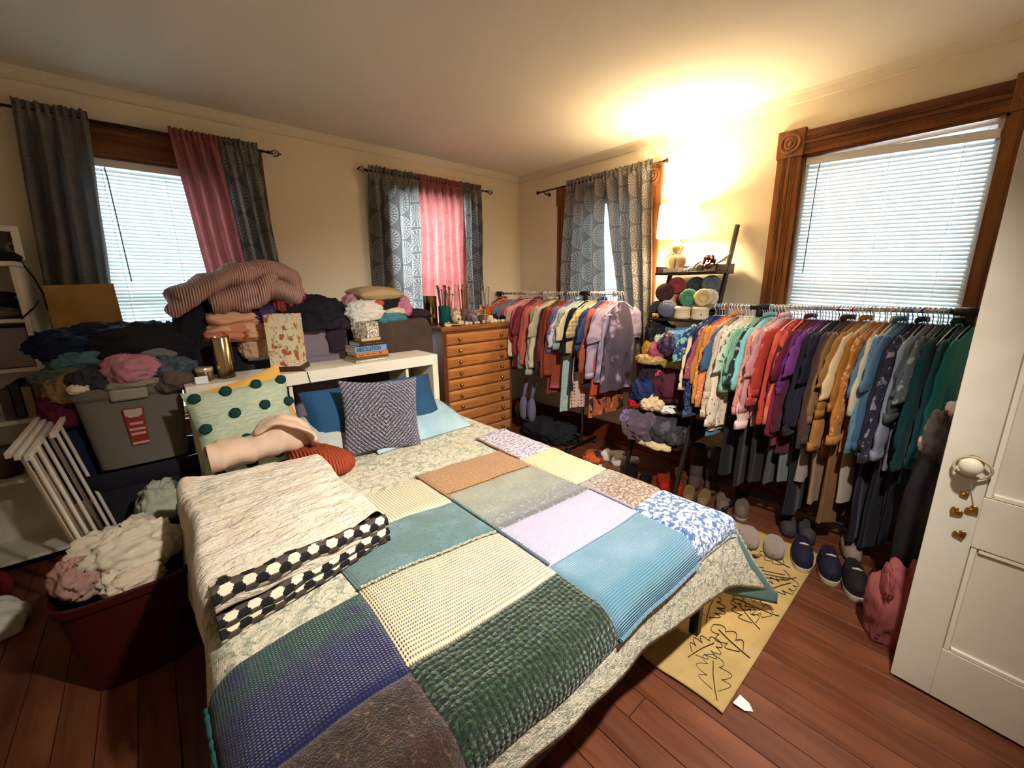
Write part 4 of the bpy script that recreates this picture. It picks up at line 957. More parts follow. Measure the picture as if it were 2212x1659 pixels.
tag(MB().lathe([(.040, 0), (.044, .004), (.0445, .225), (.0425, .228), (.041, .22), (.040, .02), (0, .02)], (.275, 2.74, SZ), 32).build('cylinder_vase', m_merc, org=(.275, 2.74, SZ), smooth='auto'), 'tall gold mercury glass cylinder vase at the left end of the white shelf', 'vase')
cj = tag(empty('candle_jar', (.178, 2.73, SZ)), 'small amber candle jar with a pale metal lid beside the gold vase', 'candle')
MB().lathe([(.036, 0), (.040, .004), (.040, .05), (.037, .054)], (.178, 2.73, SZ), 24).build('jar', mat('amber_glass', '5c4424', .25), cj, smooth='auto')
MB().lathe([(.041, .052), (.0415, .056), (.0415, .07), (.039, .073), (0, .0735)], (.178, 2.73, SZ), 24).build('lid', mat('pale_tin', 'c9bb98', .35, metal=.6), cj, smooth='auto')
tag(MB().box((.155, 2.645, SZ+.02), (.055, .003, .038), Matrix.Rotation(-.25, 3, 'X')).build('place_card', mat('white_card', 'dfe4ec', .8), org=(.155, 2.645, SZ), smooth=False), 'small white card propped beside the candle jar', 'card')
# stack of books
def book(label, c, w, d, h, rz, cover, page='d9cdb4', text=None, hard=True):
    b = empty('book', (c[0], c[1], c[2]), rz); tag(b, label, 'book', 'stack of books on the white shelf')
    mc = mat('cover_'+cover, cover, .6); mp = mat('pages_'+page, page, .9, pat=[('thin', 'b8aa90', 90, 'Z')])
    MBl = lambda a, e: MB().bx(a, e)
    t = .0025
    def loc(o): o.parent = b; o.location = (0, 0, 0); return o
    mb = MB(); mb.bx((-w/2, -d/2, 0), (w/2, d/2, t)); mb.bx((-w/2, -d/2, h-t), (w/2, d/2, h)); mb.bx((-w/2, -d/2, 0), (w/2, -d/2+t, h))
    loc(mb.build('cover', mc, smooth=False, bevel=.0008)); loc(MB().bx((-w/2+.004, -d/2+t, t), (w/2-.004, d/2-.004, h-t)).build('pages', mp, smooth=False))
    if text:
        for s, x, sz, col, nm in text:
            cu = bpy.data.curves.new('lettering', 'FONT'); cu.body = s; cu.size = sz; cu.align_x = 'CENTER'; cu.align_y = 'CENTER'; cu.extrude = .0003; cu.offset = .0006
            to = bpy.data.objects.new('lettering', cu); COL.objects.link(to); bpy.context.view_layer.update()
            me = bpy.data.meshes.new_from_object(to.evaluated_get(bpy.context.evaluated_depsgraph_get())); bpy.data.objects.remove(to)
            o = bpy.data.objects.new(nm, me); COL.objects.link(o); me.materials.clear(); me.materials.append(mat('ink_'+col, col, .6)); o.parent = b
            o.location = (x, -d/2-.0006, h/2); o.rotation_euler = (pi/2, 0, 0)
            if nm == 'title_lettering': o.scale = (.92, 1.25, 1)
    return b
bx_, by_ = 1.085, 2.745; z = SZ
BK = [('pale green paperback at the bottom of the book stack', .25, .17, .018, .10, 'a8a286', [('RANDOM SHADE BOOKS', .0, .011, 'e6e0cc', 'spine_lettering')][:0]),
      ('thin dark olive book second from the bottom of the stack', .235, .165, .016, .12, '57503c', None),
      ('orange spined book with the letter N under the blue book', .225, .16, .028, .06, 'c9743c', [('N', .055, .026, '3a2014', 'spine_lettering')]),
      ('blue spined book titled ABSOLUTION in the middle of the stack', .225, .16, .042, .07, '6f9cc4', [('ABSOLUTION', -.018, .030, '15213a', 'title_lettering')]),
      ('dark brown book with gilt lines on the upper half of the stack', .20, .15, .030, .13, '3a211c', None),
      ('small pale tan book on top of the stack under the lace cube', .135, .12, .020, .05, 'c9b48c', None)]
for lab, w, d, h, rz, c, tx in BK:
    b = book(lab, (bx_+RN.uniform(-.006, .006)+(.012 if w < .21 else 0), by_, z), w, d, h, rz, c, text=tx or None)
    if c == '3a211c':
        for x in (-.07, .005, .075):
            o = MB().bx((x-.001, -d/2-.0008, .003), (x+.001, -d/2, h-.003)).build('gilt_line', mat('gilt', 'b08a3c', .4, metal=.8), smooth=False); o.parent = b
        for x0_, x1_ in ((-.055, -.012), (.018, .062)):
            o = MB().bx((x0_, -d/2-.0007, h*.42), (x1_, -d/2, h*.58)).build('gilt_line', MATS['gilt'], smooth=False); o.parent = b
    if c == 'c9743c':
        for i in range(9):
            if i in (3, 6): continue
            o = MB().bx((-.095+i*.013, -d/2-.0007, h*.36), (-.087+i*.013, -d/2, h*.62)).build('spine_mark', mat('dark_print', '6b3416', .6), smooth=False); o.parent = b
    if c == 'a8a286':
        for i in range(13):
            o = MB().bx((-.09+i*.0135, -d/2-.0007, h*.34), (-.081+i*.0135, -d/2, h*.66)).build('spine_mark', mat('pale_print', 'e6e0cc', .6), smooth=False); o.parent = b
    z += h
lc = tag(empty('lace_cube', (1.10, 2.745, z)), 'white square lace pattern candle holder on top of the book stack', 'candle holder')
m_lace = mat('lace_ceramic', 'e4dcc8', .6, pat=[('vein', '6d6556', 34, .055), ('vein', '7d7464', 60, .05)])
mb = MB(); R_ = Matrix.Rotation(.35, 3, 'Z')
vs = [V((1.10, 2.745, z))+R_ @ V((sx*.054*k, sy*.054*k, zz)) for zz, k in ((0, 1), (.105, 1), (.105, .88), (.01, .88)) for sx, sy in ((-1, -1), (1, -1), (1, 1), (-1, 1))]
mb.add(vs, [(i+4*k, (i+1) % 4+4*k, (i+1) % 4+4*(k+1), i+4*(k+1)) for k in range(3) for i in range(4)]+[(0, 1, 2, 3), (12, 13, 14, 15)]).build('holder', m_lace, lc, smooth=False, bevel=.002)

# ------------------------------------------------------------------ things on the dresser
def cupm(z0, r, h, t=.003): return [(r*.96, 0), (r, .004), (r, h), (r-t, h), (r-t, .008), (0, .008)]
tag(MB().lathe(cupm(0, .062, .27), (1.955, 3.36, DZ), 32).build('cylinder_vase', mat('bronze_mirror', 'b9a078', .12, metal=1.0, pat=[('noise', '7a6a58', 5, (.4, .6))]), org=(1.955, 3.36, DZ), smooth='auto'), 'tall mirrored silver gold cylinder vase at the left end of the dresser', 'vase')
def needles(name, label, c, r, h, n, cols, mglass, seed, rs=.0024, spread=.05, gl='cup', knob=True):
    t = tag(empty(name, (c[0], c[1], DZ)), label, 'cup'); R2 = random.Random(seed)
    MB().lathe(cupm(0, r, h), (c[0], c[1], DZ), 24).build('cup', mglass, t, smooth='auto')
    for i in range(n):
        a = R2.uniform(0, 2*pi); q = R2.uniform(.2, .75)*r; L = R2.uniform(.26, .36)
        p0 = V((c[0]+q*cos(a), c[1]+q*sin(a), DZ+.010)); p1 = p0+V((cos(a)*spread*R2.uniform(.3, 1), sin(a)*spread*R2.uniform(.3, 1), L))
        cc = cols[i % len(cols)]; mb = MB().tube([p0, p1], rs*R2.uniform(.8, 1.4), 6)
        if knob: mb.ball(p1, rs*2.2, 8, 5)
        mb.build('knitting_needle', mat('needle_'+cc, cc, .4), t)
    return t
needles('needle_cup', 'teal glass tumbler holding green and brown knitting needles', (2.085, 3.33), .055, .175, 14, ['1f6b58', '1f6b58', '8a5a3a', '2a5c4c', '6b4226'], mat('teal_glass', '1d6f70', .15, tr=.3), 3, .0042, .07)
needles('needle_cup', 'clear glass holding thin pink brown knitting needles', (2.20, 3.38), .045, .15, 10, ['8a5a4a', 'b08a6a', 'c9a88a'], mat('clear_pink_glass', 'd8b8b0', .1, tr=.5), 5, .0032, .05)
needles('needle_cup', 'dim glass holding a bundle of brown bamboo needles', (2.335, 3.36), .045, .14, 12, ['6d4a34', '8a6a4a', '9a7a5a'], mat('smoky_glass', '9a7f74', .15, tr=.4), 6, .0038, .03)
needles('needle_cup', 'orange cup holding pale grey knitting needles at the right of the dresser', (2.565, 3.30), .042, .155, 12, ['a8a49c', 'c4beb2', '8d8a84'], mat('orange_cup', 'b8501c', .35), 8, .0038, .045)
m_bone = mat('bone_ceramic', 'd3c6a8', .6, bump=('noise', 60, .3, .004)); m_amet = mat('amethyst', '5f4f5e', .3, pat=[('noise', '8f7f8c', 30, (.45, .6))])
sk = tag(empty('skull_figure', (2.14, 3.215, DZ)), 'small cream ceramic skull figure at the left front of the dresser', 'figurine')
MB().ball((2.14, 3.215, DZ+.062), (.046, .056, .046), 20, 14, fn=lambda q: V((q.x, q.y, q.z*(1 if q.z > -.01 else .8)))).build('cranium', m_bone, sk)
MB().box((2.155, 3.175, DZ+.022), (.05, .04, .044), taper=1.2).build('jaw', m_bone, sk, bevel=.01)
for s in (-1, 1): MB().ball((2.15+s*.019, 3.163, DZ+.058), (.011, .008, .011), 10, 8).build('eye_socket', mat('socket_dark', '4a3f30', .9), sk)
for i in range(4): MB().ball((2.115+.02*i, 3.215, DZ+.108+.010*(1.5-abs(i-1.5))), (.013, .016, .014), 10, 6).build('crown_knob', m_bone, sk)
def stone(name, label, c, r, m, seed, cat, group, rz=0, sharp=.0):
    so = V((seed*2.3, seed, 1)); R_ = Matrix.Rotation(rz, 3, 'Z')
    def fn(q):
        n = V((q.x/r[0], q.y/r[1], q.z/r[2])); return q*(1+.28*noise.noise(n*1.3+so)+.12*noise.noise(n*3.1+so))
    o = MB().ball((c[0], c[1], DZ+r[2]*.82), r, 14, 9, R_, fn=fn).build(name, m, org=(c[0], c[1], DZ), smooth=seed % 3 != 0)
    return tag(o, label, cat, group)
m_drift = mat('driftwood', 'b89d74', .85, pat=[('grain', '86693f', 9, (1, 6, 6))]); m_shell = mat('shell', 'ddd0b4', .5, pat=[('thin', 'c4b08a', 60, 'X')]); m_peb = [mat('pebble_%d' % i, c, .7, bump=('noise', 50, .3, .004)) for i, c in enumerate(('d4c4a2', 'ac9c84', 'e2d6bc', '8a7a6a', 'a8988a', 'c4ae8a'))]
tag(MB().lathe([(.0, 0), (.03, .002), (.065, .012), (.07, .018), (.05, .014), (0, .01)], (2.085, 3.165, DZ+.002), 20).build('shell', m_shell, org=(2.085, 3.165, DZ)), 'flat pale scallop shell at the front left edge of the dresser', 'shell')
stone('amethyst_cluster', 'grey purple crystal cluster in the middle of the dresser', (2.35, 3.25), (.055, .05, .065), m_amet, 3, 'crystal', None)
stone('amethyst_cluster', 'low dark purple crystal lump right of the tall crystal cluster', (2.43, 3.24), (.045, .04, .038), mat('dark_amethyst', '433a48', .35), 6, 'crystal', None)
pj = tag(MB().lathe([(.022, 0), (.033, .012), (.036, .035), (.030, .058), (.026, .064), (.028, .072), (.024, .072), (.022, .06), (0, .058)], (2.525, 3.20, DZ), 22).build('small_pot', m_bone, org=(2.525, 3.20, DZ)), 'small round cream pot right of centre on the dresser', 'pot')
dwp = tag(empty('driftwood_stack', (2.46, 3.24, DZ)), 'stack of pale driftwood sticks and a spool beside the orange cup', 'driftwood')
for i, (x, y, zz, L, a, r) in enumerate(((2.46, 3.29, .095, .22, .05, .013), (2.44, 3.27, .075, .20, -.15, .011), (2.47, 3.28, .118, .17, .12, .012), (2.45, 3.26, .05, .20, .3, .012), (2.46, 3.29, .02, .2, -.1, .014))):
    MB().tube([(x-L/2*cos(a), y-L/2*sin(a), DZ+zz), (x, y+.01, DZ+zz+.005), (x+L/2*cos(a), y+L/2*sin(a), DZ+zz)], [r*.6, r, r*.5], 8).build('stick', m_drift, dwp)
for x in (2.40, 2.52): MB().lathe([(.018, 0), (.018, .05), (.012, .05), (.012, .125)], (x, 3.27, DZ), 12).build('support', m_drift, dwp)
MB().lathe([(.017, 0), (.017, .005), (.012, .008), (.012, .035), (.017, .038), (.017, .043), (0, .043)], (2.475, 3.285, DZ+.128), 14).build('spool', mat('pink_spool', 'c9a58c', .6), dwp)
R3 = random.Random(21); spots = []
adj = ['round', 'flat', 'long', 'broken', 'mottled', 'smooth', 'pitted', 'angular']; cnm = ['beige', 'grey brown', 'ivory', 'dark brown', 'taupe', 'tan']
seen = set(); k = 0
for i in range(34):
    for _ in range(60):
        x, y = R3.uniform(2.0, 2.70), R3.uniform(3.145, 3.24)
        if all((x-a)**2+(y-b)**2 > .036**2 for a, b in spots) and (x-2.14)**2+(y-3.2)**2 > .005 and (x-2.085)**2+(y-3.165)**2 > .0055 and (x-2.525)**2+(y-3.2)**2 > .003 and (x-2.35)**2+(y-3.25)**2 > .005 and (x-2.43)**2+(y-3.24)**2 > .004: break
    else: continue
    spots.append((x, y)); ci = R3.randrange(6); r = (R3.uniform(.016, .034), R3.uniform(.012, .020), R3.uniform(.010, .021))
    stone('pebble', 'small pebble or shell among many strewn along the front of the dresser top', (x, y), r, m_peb[ci], i+30, 'pebble', 'pebbles and shells on the dresser', R3.uniform(0, 3))
for i, (x, y, a) in enumerate(((2.62, 3.19, .1), (2.66, 3.16, -.2))):
    tag(MB().tube([(x-.06*cos(a), y-.06*sin(a), DZ+.012), (x, y, DZ+.016), (x+.06*cos(a), y+.06*sin(a), DZ+.012)], [.008, .012, .007], 8).build('driftwood_stick', m_drift, org=(x, y, DZ)), ['pale driftwood stick lying near the right end of the dresser top', 'pale driftwood stick at the very front right corner of the dresser top'][i], 'driftwood')
dkp = tag(empty('dried_plant', (2.02, 3.20, DZ)), 'dark brown dried fuzzy sprig lying at the left edge of the dresser top', 'plant')
for i in range(40):
    a = RN.uniform(0, 2*pi); L = RN.uniform(.02, .055); p0 = V((1.99+RN.uniform(-.03, .03), 3.21+RN.uniform(-.02, .02), DZ+.01))
    if i < 24: MB().tube([p0, p0+V((cos(a)*L*.7, sin(a)*L*.5, L*.5)), p0+V((cos(a)*L, sin(a)*L*.8, L*.55))], .002, 4).build('twig', mat('dark_twig', '2c1d14', .9), dkp)
for x, y, r, l in ((2.63, 3.26, .04, 'black sunglasses like dark lump beside the orange cup on the dresser'), (2.69, 3.20, .035, 'small black woolly ball at the right end of the dresser top')):
    tag(MB().ball((x, y, DZ+r*.9), (r, r*.9, r), 16, 10, fn=lambda q: q*(1+.25*noise.noise(q*70))).build('woolly_ball', mat('black_wool_ball', '16120f', .95), org=(x, y, DZ)), l if 'woolly' in l else 'larger black woolly ball beside the orange cup on the dresser', 'wool ball')

# ------------------------------------------------------------------ leaning ladder shelf
m_esp = mat('espresso_wood', '2a201c', .45, pat=[('grain', '1a1310', 2, (8, 8, 1))])
ld = tag(empty('ladder_shelf', (3.0, 1.485, 0)), 'dark wooden leaning ladder shelf with yarn, clothes and a lit lamp', 'shelf')
LY0, LY1 = 1.27, 1.70
lx = lambda z: 2.67+(3.30-2.67)*z/1.95
for y in (LY0, LY1):
    mb = MB(); vs = []
    for z, k in ((0, 0), (1.95, 1)):
        x = lx(z)
        for dx, dy in ((-.022, -.011), (.022, -.011), (.022, .011), (-.022, .011)): vs.append((x+dx, y+dy, z))
    mb.add(vs, [(3, 2, 1, 0), (4, 5, 6, 7), (0, 1, 5, 4), (1, 2, 6, 5), (2, 3, 7, 6), (3, 0, 4, 7)]).build('rail', m_esp, ld, smooth=False, bevel=.004)
LSH = [(1.625, 2.99), (1.29, 2.865), (.985, 2.79), (.665, 2.735), (.385, 2.69)]
for z, x0 in LSH:
    x1 = 3.30; y0, y1 = LY0+.012, LY1-.012
    if z > 1.6: y0, y1 = LY0-.01, LY1+.02
    MB().bx((x0, y0, z-.018), (x1, y1, z)).build('shelf_board', m_esp, ld, smooth=False, bevel=.003)
    for y in (y0, y1-.014): MB().bx((x0+.01, y, z), (x1, y+.014, z+.045)).build('side_lip', m_esp, ld, smooth=False, bevel=.003)
    MB().bx((x1-.014, y0, z), (x1, y1, z+.055)).build('back_lip', m_esp, ld, smooth=False, bevel=.003)
# lamp
lm = tag(empty('table_lamp', (3.09, 1.605, 1.625)), 'lit glass gourd lamp with a white drum shade on top of the ladder shelf', 'lamp')
LX, LY_, LZ = 3.09, 1.615, 1.625
MB().box((LX, LY_, LZ+.015), (.125, .125, .03)).build('base', mat('lamp_base_cream', 'd8cbb0', .4), lm, smooth=False, bevel=.004)
m_lglass = mat('champagne_glass', 'ead6ac', .06, glass=.85, ior=1.3)
MB().lathe([(.042, .03), (.070, .048), (.082, .075), (.078, .105), (.055, .13), (.036, .143), (.045, .153), (.056, .172), (.052, .195), (.036, .212), (.024, .222), (.022, .235), (0, .236)], (LX, LY_, LZ), 32).build('gourd_body', m_lglass, lm)
MB().tube([(LX, LY_, LZ+.03), (LX, LY_, LZ+.30)], .006, 8).lathe([(.02, .232), (.022, .24), (.014, .25), (.016, .262), (.012, .27)], (LX, LY_, LZ), 14).build('stem', m_chrome, lm)
mb = MB(); n = 40; prof = [(.147, .255), (.150, .258), (.138, .485), (.135, .485), (.146, .262)]
vs = []; fs = []
for r, z in prof:
    for i in range(n): vs.append((LX+r*cos(2*pi*i/n), LY_+r*sin(2*pi*i/n), LZ+z))
for k in range(len(prof)):
    for i in range(n): fs.append((k*n+i, k*n+(i+1) % n, ((k+1) % 5)*n+(i+1) % n, ((k+1) % 5)*n+i))
mb.add(vs, fs).build('shade', mat('white_linen_shade', 'f6f1e6', .8, tr=.82), lm, fix=True)
MB().ball((LX, LY_, LZ+.34), (.028, .028, .036), 16, 12).build('bulb', mat('lit_bulb', 'fff0d0', .5, emit=('ffd79a', 30.0)), lm)
pl = bpy.data.lights.new('lamp_light', 'POINT'); pl.energy = 32; pl.color = (1.0, .74, .43); pl.shadow_soft_size = .10
po = bpy.data.objects.new('lamp_light', pl); COL.objects.link(po); po.parent = lm; po.location = (0, 0, .355); po.location.y += LY_-1.605
# berries, ribbon and twigs on the top shelf
br = tag(empty('berry_bunch', (3.08, 1.345, 1.625)), 'bunch of dark red artificial berries on the top ladder shelf', 'decoration')
R5 = random.Random(5); m_berry = mat('dark_berry', '5a1a20', .3); m_berry2 = mat('brown_berry', '6d3a34', .35)
for i in range(46):
    a, e, q = R5.uniform(0, 2*pi), R5.uniform(0, 1), R5.uniform(.3, 1)
    MB().ball((3.08+.065*q*cos(a)*(1-e*.4), 1.345+.062*q*sin(a)*(1-e*.4), 1.645+.085*e), R5.uniform(.008, .014), 8, 6).build('berry', m_berry if i % 3 else m_berry2, br)
for i in range(5): MB().tube([(3.10, 1.33, 1.66), (3.14, 1.30-.01*i, 1.69+.008*i), (3.20, 1.285-.006*i, 1.70+.012*i)], .004, 5).build('stem', mat('pale_stem', '9a8a64', .8), br)
rbn = tag(empty('striped_ribbon', (3.06, 1.46, 1.625)), 'blue and white striped ribbon lying between the lamp and the berries', 'ribbon')
for i in range(6): MB().tube([(3.02, 1.52-.012*i, 1.629), (3.05, 1.48-.010*i, 1.65+.006*i), (3.07, 1.44-.008*i, 1.672+.005*i)], .006, 6, flat=.002).build('strand', mat('ribbon_%d' % (i % 2), ('31405c', 'cfd6de')[i % 2], .6), rbn)
tag(MB().ball((3.09, 1.42, 1.655), (.028, .028, .030), 12, 8, fn=lambda q: q*(1+.3*noise.noise(q*60))).build('dried_flower', mat('greige_flower', '8d857c', .9), org=(3.09, 1.42, 1.625)), 'small greige dried flower head beside the berries on the top ladder shelf', 'decoration')

# yarn on the second shelf
def cake(name, label, c, r, L, ax, col, col2, seed, cat='yarn'):
    """yarn cake: wound disc whose flat end faces along ax"""
    t = V(ax).normalized(); e = V((0, 0, 1)); x = e.cross(t).normalized(); y = t.cross(x); R_ = Matrix((x, y, t)).transposed()
    mt = mat('yarn_cake_'+col, col, .95, bump=('fuzz', 160, .8, .004)); mt2 = mat('yarn_core_'+col2, col2, .95, bump=('fuzz', 160, .8, .004))
    g = tag(empty(name, c), label, cat, 'yarn on the ladder shelf')
    mb = MB(); N = 17
    prof = [(0, -L/2), (r*.7, -L/2), (r*.93, -L*.44), (r, -L*.25), (r*1.01, 0), (r, L*.25), (r*.95, L*.42), (r*.84, L*.49), (r*.55, L*.5), (r*.5, L*.47)]
    mb.lathe(prof, c, 30, R_)
    mb.build('winding', mt, g)
    mb = MB()
    for k in range(7):
        q = r*(.56-.07*k); zz = L*(.47-.03*k); mb.tube([V(c)+R_ @ V((q*cos(a), q*sin(a), zz)) for a in [i*2*pi/24 for i in range(24)]], r*.05, 6, closed=True)
    mb.lathe([(r*.54, L*.30), (r*.54, L*.44), (r*.3, L*.40), (.001, L*.33)], c, 20, R_); mb.build('core', mt2, g)
    mb = MB()
    for k in range(22):      # strands crossing the wound face around the core
        a0 = k*2*pi/22+seed; a1 = a0+2.15+.25*sin(k*2.1); pts = []
        for i in range(9):
            f = i/8; x_ = r*.96*(cos(a0)*(1-f)+cos(a1)*f); y_ = r*.96*(sin(a0)*(1-f)+sin(a1)*f); ro = math.hypot(x_, y_)/r
            pts.append(V(c)+R_ @ V((x_, y_, L*(.515-.10*max(0, ro-.45)/.5)+.0012*(k % 3))))
        mb.tube(pts, r*.036, 5)
    mb.build('outer_strand', mt, g)
    return g
AX = (-1, -.55, .10); YZ = 1.29
cake('yarn_cake', 'coral pink yarn cake in the top row on the second ladder shelf', (3.08, 1.585, YZ+.235), .063, .10, AX, 'b04a4e', '9a3c42', 1)
cake('yarn_cake', 'dark slate yarn cake in the middle of the top row of yarn', (3.10, 1.445, YZ+.235), .062, .10, AX, '4a5258', '23262c', 2)
cake('yarn_cake', 'pale grey green yarn cake at the right of the top row of yarn', (3.10, 1.335, YZ+.24), .065, .10, AX, '6f7c80', '3a4446', 3)
cake('yarn_cake', 'brown plum yarn cake at the left of the middle row of yarn', (3.02, 1.645, YZ+.185), .068, .11, AX, '4a3032', '6a5448', 4)
cake('yarn_cake', 'rust brown yarn cake in shadow between the plum and green cakes', (3.10, 1.52, YZ+.13), .062, .10, AX, '8a3a1c', '6a2c18', 5)
cake('yarn_cake', 'mint green yarn cake with a pale green core', (2.95, 1.42, YZ+.15), .062, .10, AX, '4f9070', 'a8c89c', 6)
cake('yarn_cake', 'cream and yellow yarn cake right of the mint green one', (2.95, 1.315, YZ+.15), .062, .10, AX, 'd8c08c', 'c2a040', 7)
cake('yarn_cake', 'white yarn cake hidden half behind the cream and yellow one', (3.02, 1.305, YZ+.15), .062, .09, AX, 'd8d8dc', 'c4c4c8', 8)
cake('yarn_cake', 'charcoal yarn cake at the bottom left of the second ladder shelf', (3.0, 1.68, YZ+.064), .060, .09, AX, '3e3c40', '2a282c', 9)
yb_ = tag(empty('yarn_ball', (2.95, 1.565, YZ+.066)), 'grey lavender ball of yarn at the front of the second ladder shelf', 'yarn', 'yarn on the ladder shelf')
m_lavy = mat('grey_lavender_yarn', '72768e', .95, bump=('fuzz', 160, .8, .004)); MB().ball((2.93, 1.565, YZ+.066), .064, 24, 16).build('ball', m_lavy, yb_)
for k in range(26):
    a, b = R5.uniform(0, pi), R5.uniform(0, pi); Rk = Matrix.Rotation(a, 3, 'Z') @ Matrix.Rotation(b, 3, 'X')
    MB().tube([V((2.93, 1.565, YZ+.066))+Rk @ V((.0655*cos(t), .0655*sin(t), .006*sin(3*t))) for t in [i*2*pi/26 for i in range(26)]], .0028, 5, closed=True).build('strand', m_lavy, yb_)
m_creamy = mat('cream_skein', 'dccdae', .95, bump=('rib', 60, .5, .004, 'Z'))
for y, l in ((1.44, 'left of two squat cream cotton skeins at the front of the second ladder shelf'), (1.315, 'right of two squat cream cotton skeins at the front of the second ladder shelf')):
    tag(MB().lathe([(.050, 0), (.060, .006), (.061, .02), (.057, .03), (.058, .065), (.061, .072), (.058, .084), (.045, .09), (0, .088)], (2.925, y, YZ), 24).build('cotton_skein', m_creamy, org=(2.925, y, YZ)), l, 'yarn', 'yarn on the ladder shelf')
for i, (x, y) in enumerate(((2.90, 1.69), (2.90, 1.655), (2.91, 1.63))):
    tag(MB().ball((x, y, YZ+.018), (.018, .016, .018), 12, 8).build('wooden_bead', mat('tan_bead', 'b08a58', .5), org=(x, y, YZ)), ('leftmost', 'middle', 'rightmost')[i]+' of three small tan wooden beads at the left of the second ladder shelf', 'bead', 'wooden beads on the ladder shelf')
# clothes stuffed in the lower ladder shelves
LS = 'clothes on the ladder shelf'
m_bstripe = fab('blue_stripe_knit', '5f8db4', [('thin', '3a6088', 16, 'X')])
cr('light blue striped sweater folded on the third ladder shelf', (2.92, 1.36, 1.10), (.30, .26, .13), m_bstripe, 51, -.5, LS, fold=.4)
cr('purple scarf bunched in the middle of the third ladder shelf', (2.88, 1.46, 1.03), (.24, .22, .16), fab('purple_satin', '3f2a48', r=.5), 52, .3, LS)
cr('pale green striped cloth on the third ladder shelf', (2.92, 1.56, 1.08), (.18, .14, .10), fab('pale_green_stripe', 'a9c0a0', [('thin', 'dfe6d2', 18, 'Z')]), 53, .2, LS, fold=.5)
cr('small jade cloth at the back of the third ladder shelf', (3.0, 1.58, 1.15), (.14, .10, .08), fab('jade_cotton', '3f8a78'), 54, .2, LS)
cr('black fuzzy garment at the top left of the third ladder shelf', (2.95, 1.64, 1.06), (.22, .16, .20), f_black, 55, .1, LS)
cr('mustard yellow knit at the left of the third ladder shelf', (2.86, 1.645, 1.01), (.12, .12, .10), fab('mustard_knit', 'b08424'), 56, .3, LS)
cr('rose pink cloth beside the mustard knit on the ladder shelf', (2.84, 1.56, 1.00), (.16, .14, .11), fab('rose_plum', '9a4a68'), 57, .3, LS)
cr('tan cloth edge hanging over the front of the third ladder shelf', (2.80, 1.60, .955), (.14, .22, .07), fab('camel_cotton', 'b2935e'), 58, -.1, LS, fold=.4)
cr('white rolled cloth right of the purple scarf on the ladder shelf', (2.86, 1.33, 1.02), (.12, .12, .08), f_ivory, 59, 0, LS, fold=.4)
cr('orange folded shirt low on the third ladder shelf', (2.88, 1.36, .985), (.18, .16, .05), fab('burnt_orange', 'a85a2c'), 60, 0, LS, fold=.3)
cr('olive mustard folded shirt under the orange one on the ladder shelf', (2.84, 1.42, .945), (.20, .20, .055), fab('olive_mustard', '7d7030'), 61, 0, LS, fold=.3)
cr('burgundy sweater stuffed on the fourth ladder shelf', (2.86, 1.42, .70), (.30, .28, .23), fab('burgundy_knit', '4a1c2c'), 62, .2, LS)
cr('deep plum garment at the left top of the fourth ladder shelf', (2.88, 1.60, .76), (.26, .20, .17), fab('plum_black', '26162a'), 63, .2, LS)
cr('raspberry sleeve hanging out of the fourth ladder shelf', (2.80, 1.50, .74), (.12, .10, .17), f_rose, 64, .4, LS)
cr('navy blue sweater spilling from the fourth ladder shelf', (2.77, 1.585, .67), (.24, .26, .16), fab('navy_knit', '1a2450'), 65, .5, LS)
cr('cream crumpled blouse at the front of the fourth ladder shelf', (2.72, 1.52, .635), (.16, .18, .11), fab('cream_blouse', 'd9c398'), 66, .2, LS)
cr('bright red cloth at the front left of the fourth ladder shelf', (2.70, 1.645, .63), (.11, .11, .08), fab('bright_red', 'a81c2c'), 67, .2, LS)
cr('white folded cloth under the cream blouse on the ladder shelf', (2.78, 1.42, .62), (.16, .16, .05), f_wh, 68, 0, LS, fold=.3)
cr('purple velvet garment hanging over the lowest ladder shelf', (2.70, 1.56, .40), (.26, .30, .20), fab('purple_velvet', '4c3a4e', r=.6, sheen=.6), 69, .3, LS)
cr('lilac cloth at the left end of the lowest ladder shelf', (2.68, 1.68, .50), (.15, .13, .09), fab('lilac_satin', '6f62a0', r=.5), 70, .2, LS)
cr('dark grey garment at the right of the lowest ladder shelf', (2.74, 1.39, .41), (.26, .24, .17), fab('dark_grey_marl', '35343a', [('noise', '55545a', 9, (.5, .6))]), 71, 0, LS)
cr('cream sleeve hanging below the lowest ladder shelf', (2.66, 1.46, .365), (.12, .30, .06), fab('cream_knit', 'd0bd94'), 72, -.1, LS, fold=.3)
# ------------------------------------------------------------------ clothes racks
def rack(label, x, y0, y1, e0, e1, z):
    r = tag(empty('clothes_rack', (x, (y0+y1)/2, 0)), label, 'clothes rack')
    MB().tube([(x, e0, z), (x, e1, z)], .0125, 12).build('rail', m_chrome, r)
    for y in (y0, y1):
        MB().tube([(x, y, .06), (x, y, z-.05)], .014, 12).build('post', m_blackp if y == y1 and z < 1.4 else m_chrome, r)
        MB().tube([(x, y-.055, z), (x, y+.055, z)], .0205, 12).tube([(x, y, z), (x, y, z-.085)], .020, 12).build('connector', m_blackp, r)
        MB().tube([(x-.22, y, .05), (x+.22, y, .05)], .014, 10).build('foot', m_black, r)
        for s in (-1, 1): MB().lathe([(.02, 0), (.022, .01), (.016, .04)], (x+s*.2, y, 0), 12).build('caster', m_blackp, r)
    MB().tube([(x, y0, .12), (x, y1, .12)], .010, 8).build('lower_bar', m_black, r)
    MB().tube([(x, e0-.012, z), (x, e0+.004, z)], .024, 14).build('end_cap', m_chrome, r)
    MB().tube([(x, e1-.004, z), (x, e1+.012, z)], .024, 14).build('end_cap', m_chrome, r)
    return r
FRX, FRZ, RRX, RRZ = 2.92, 1.388, 2.965, 1.468
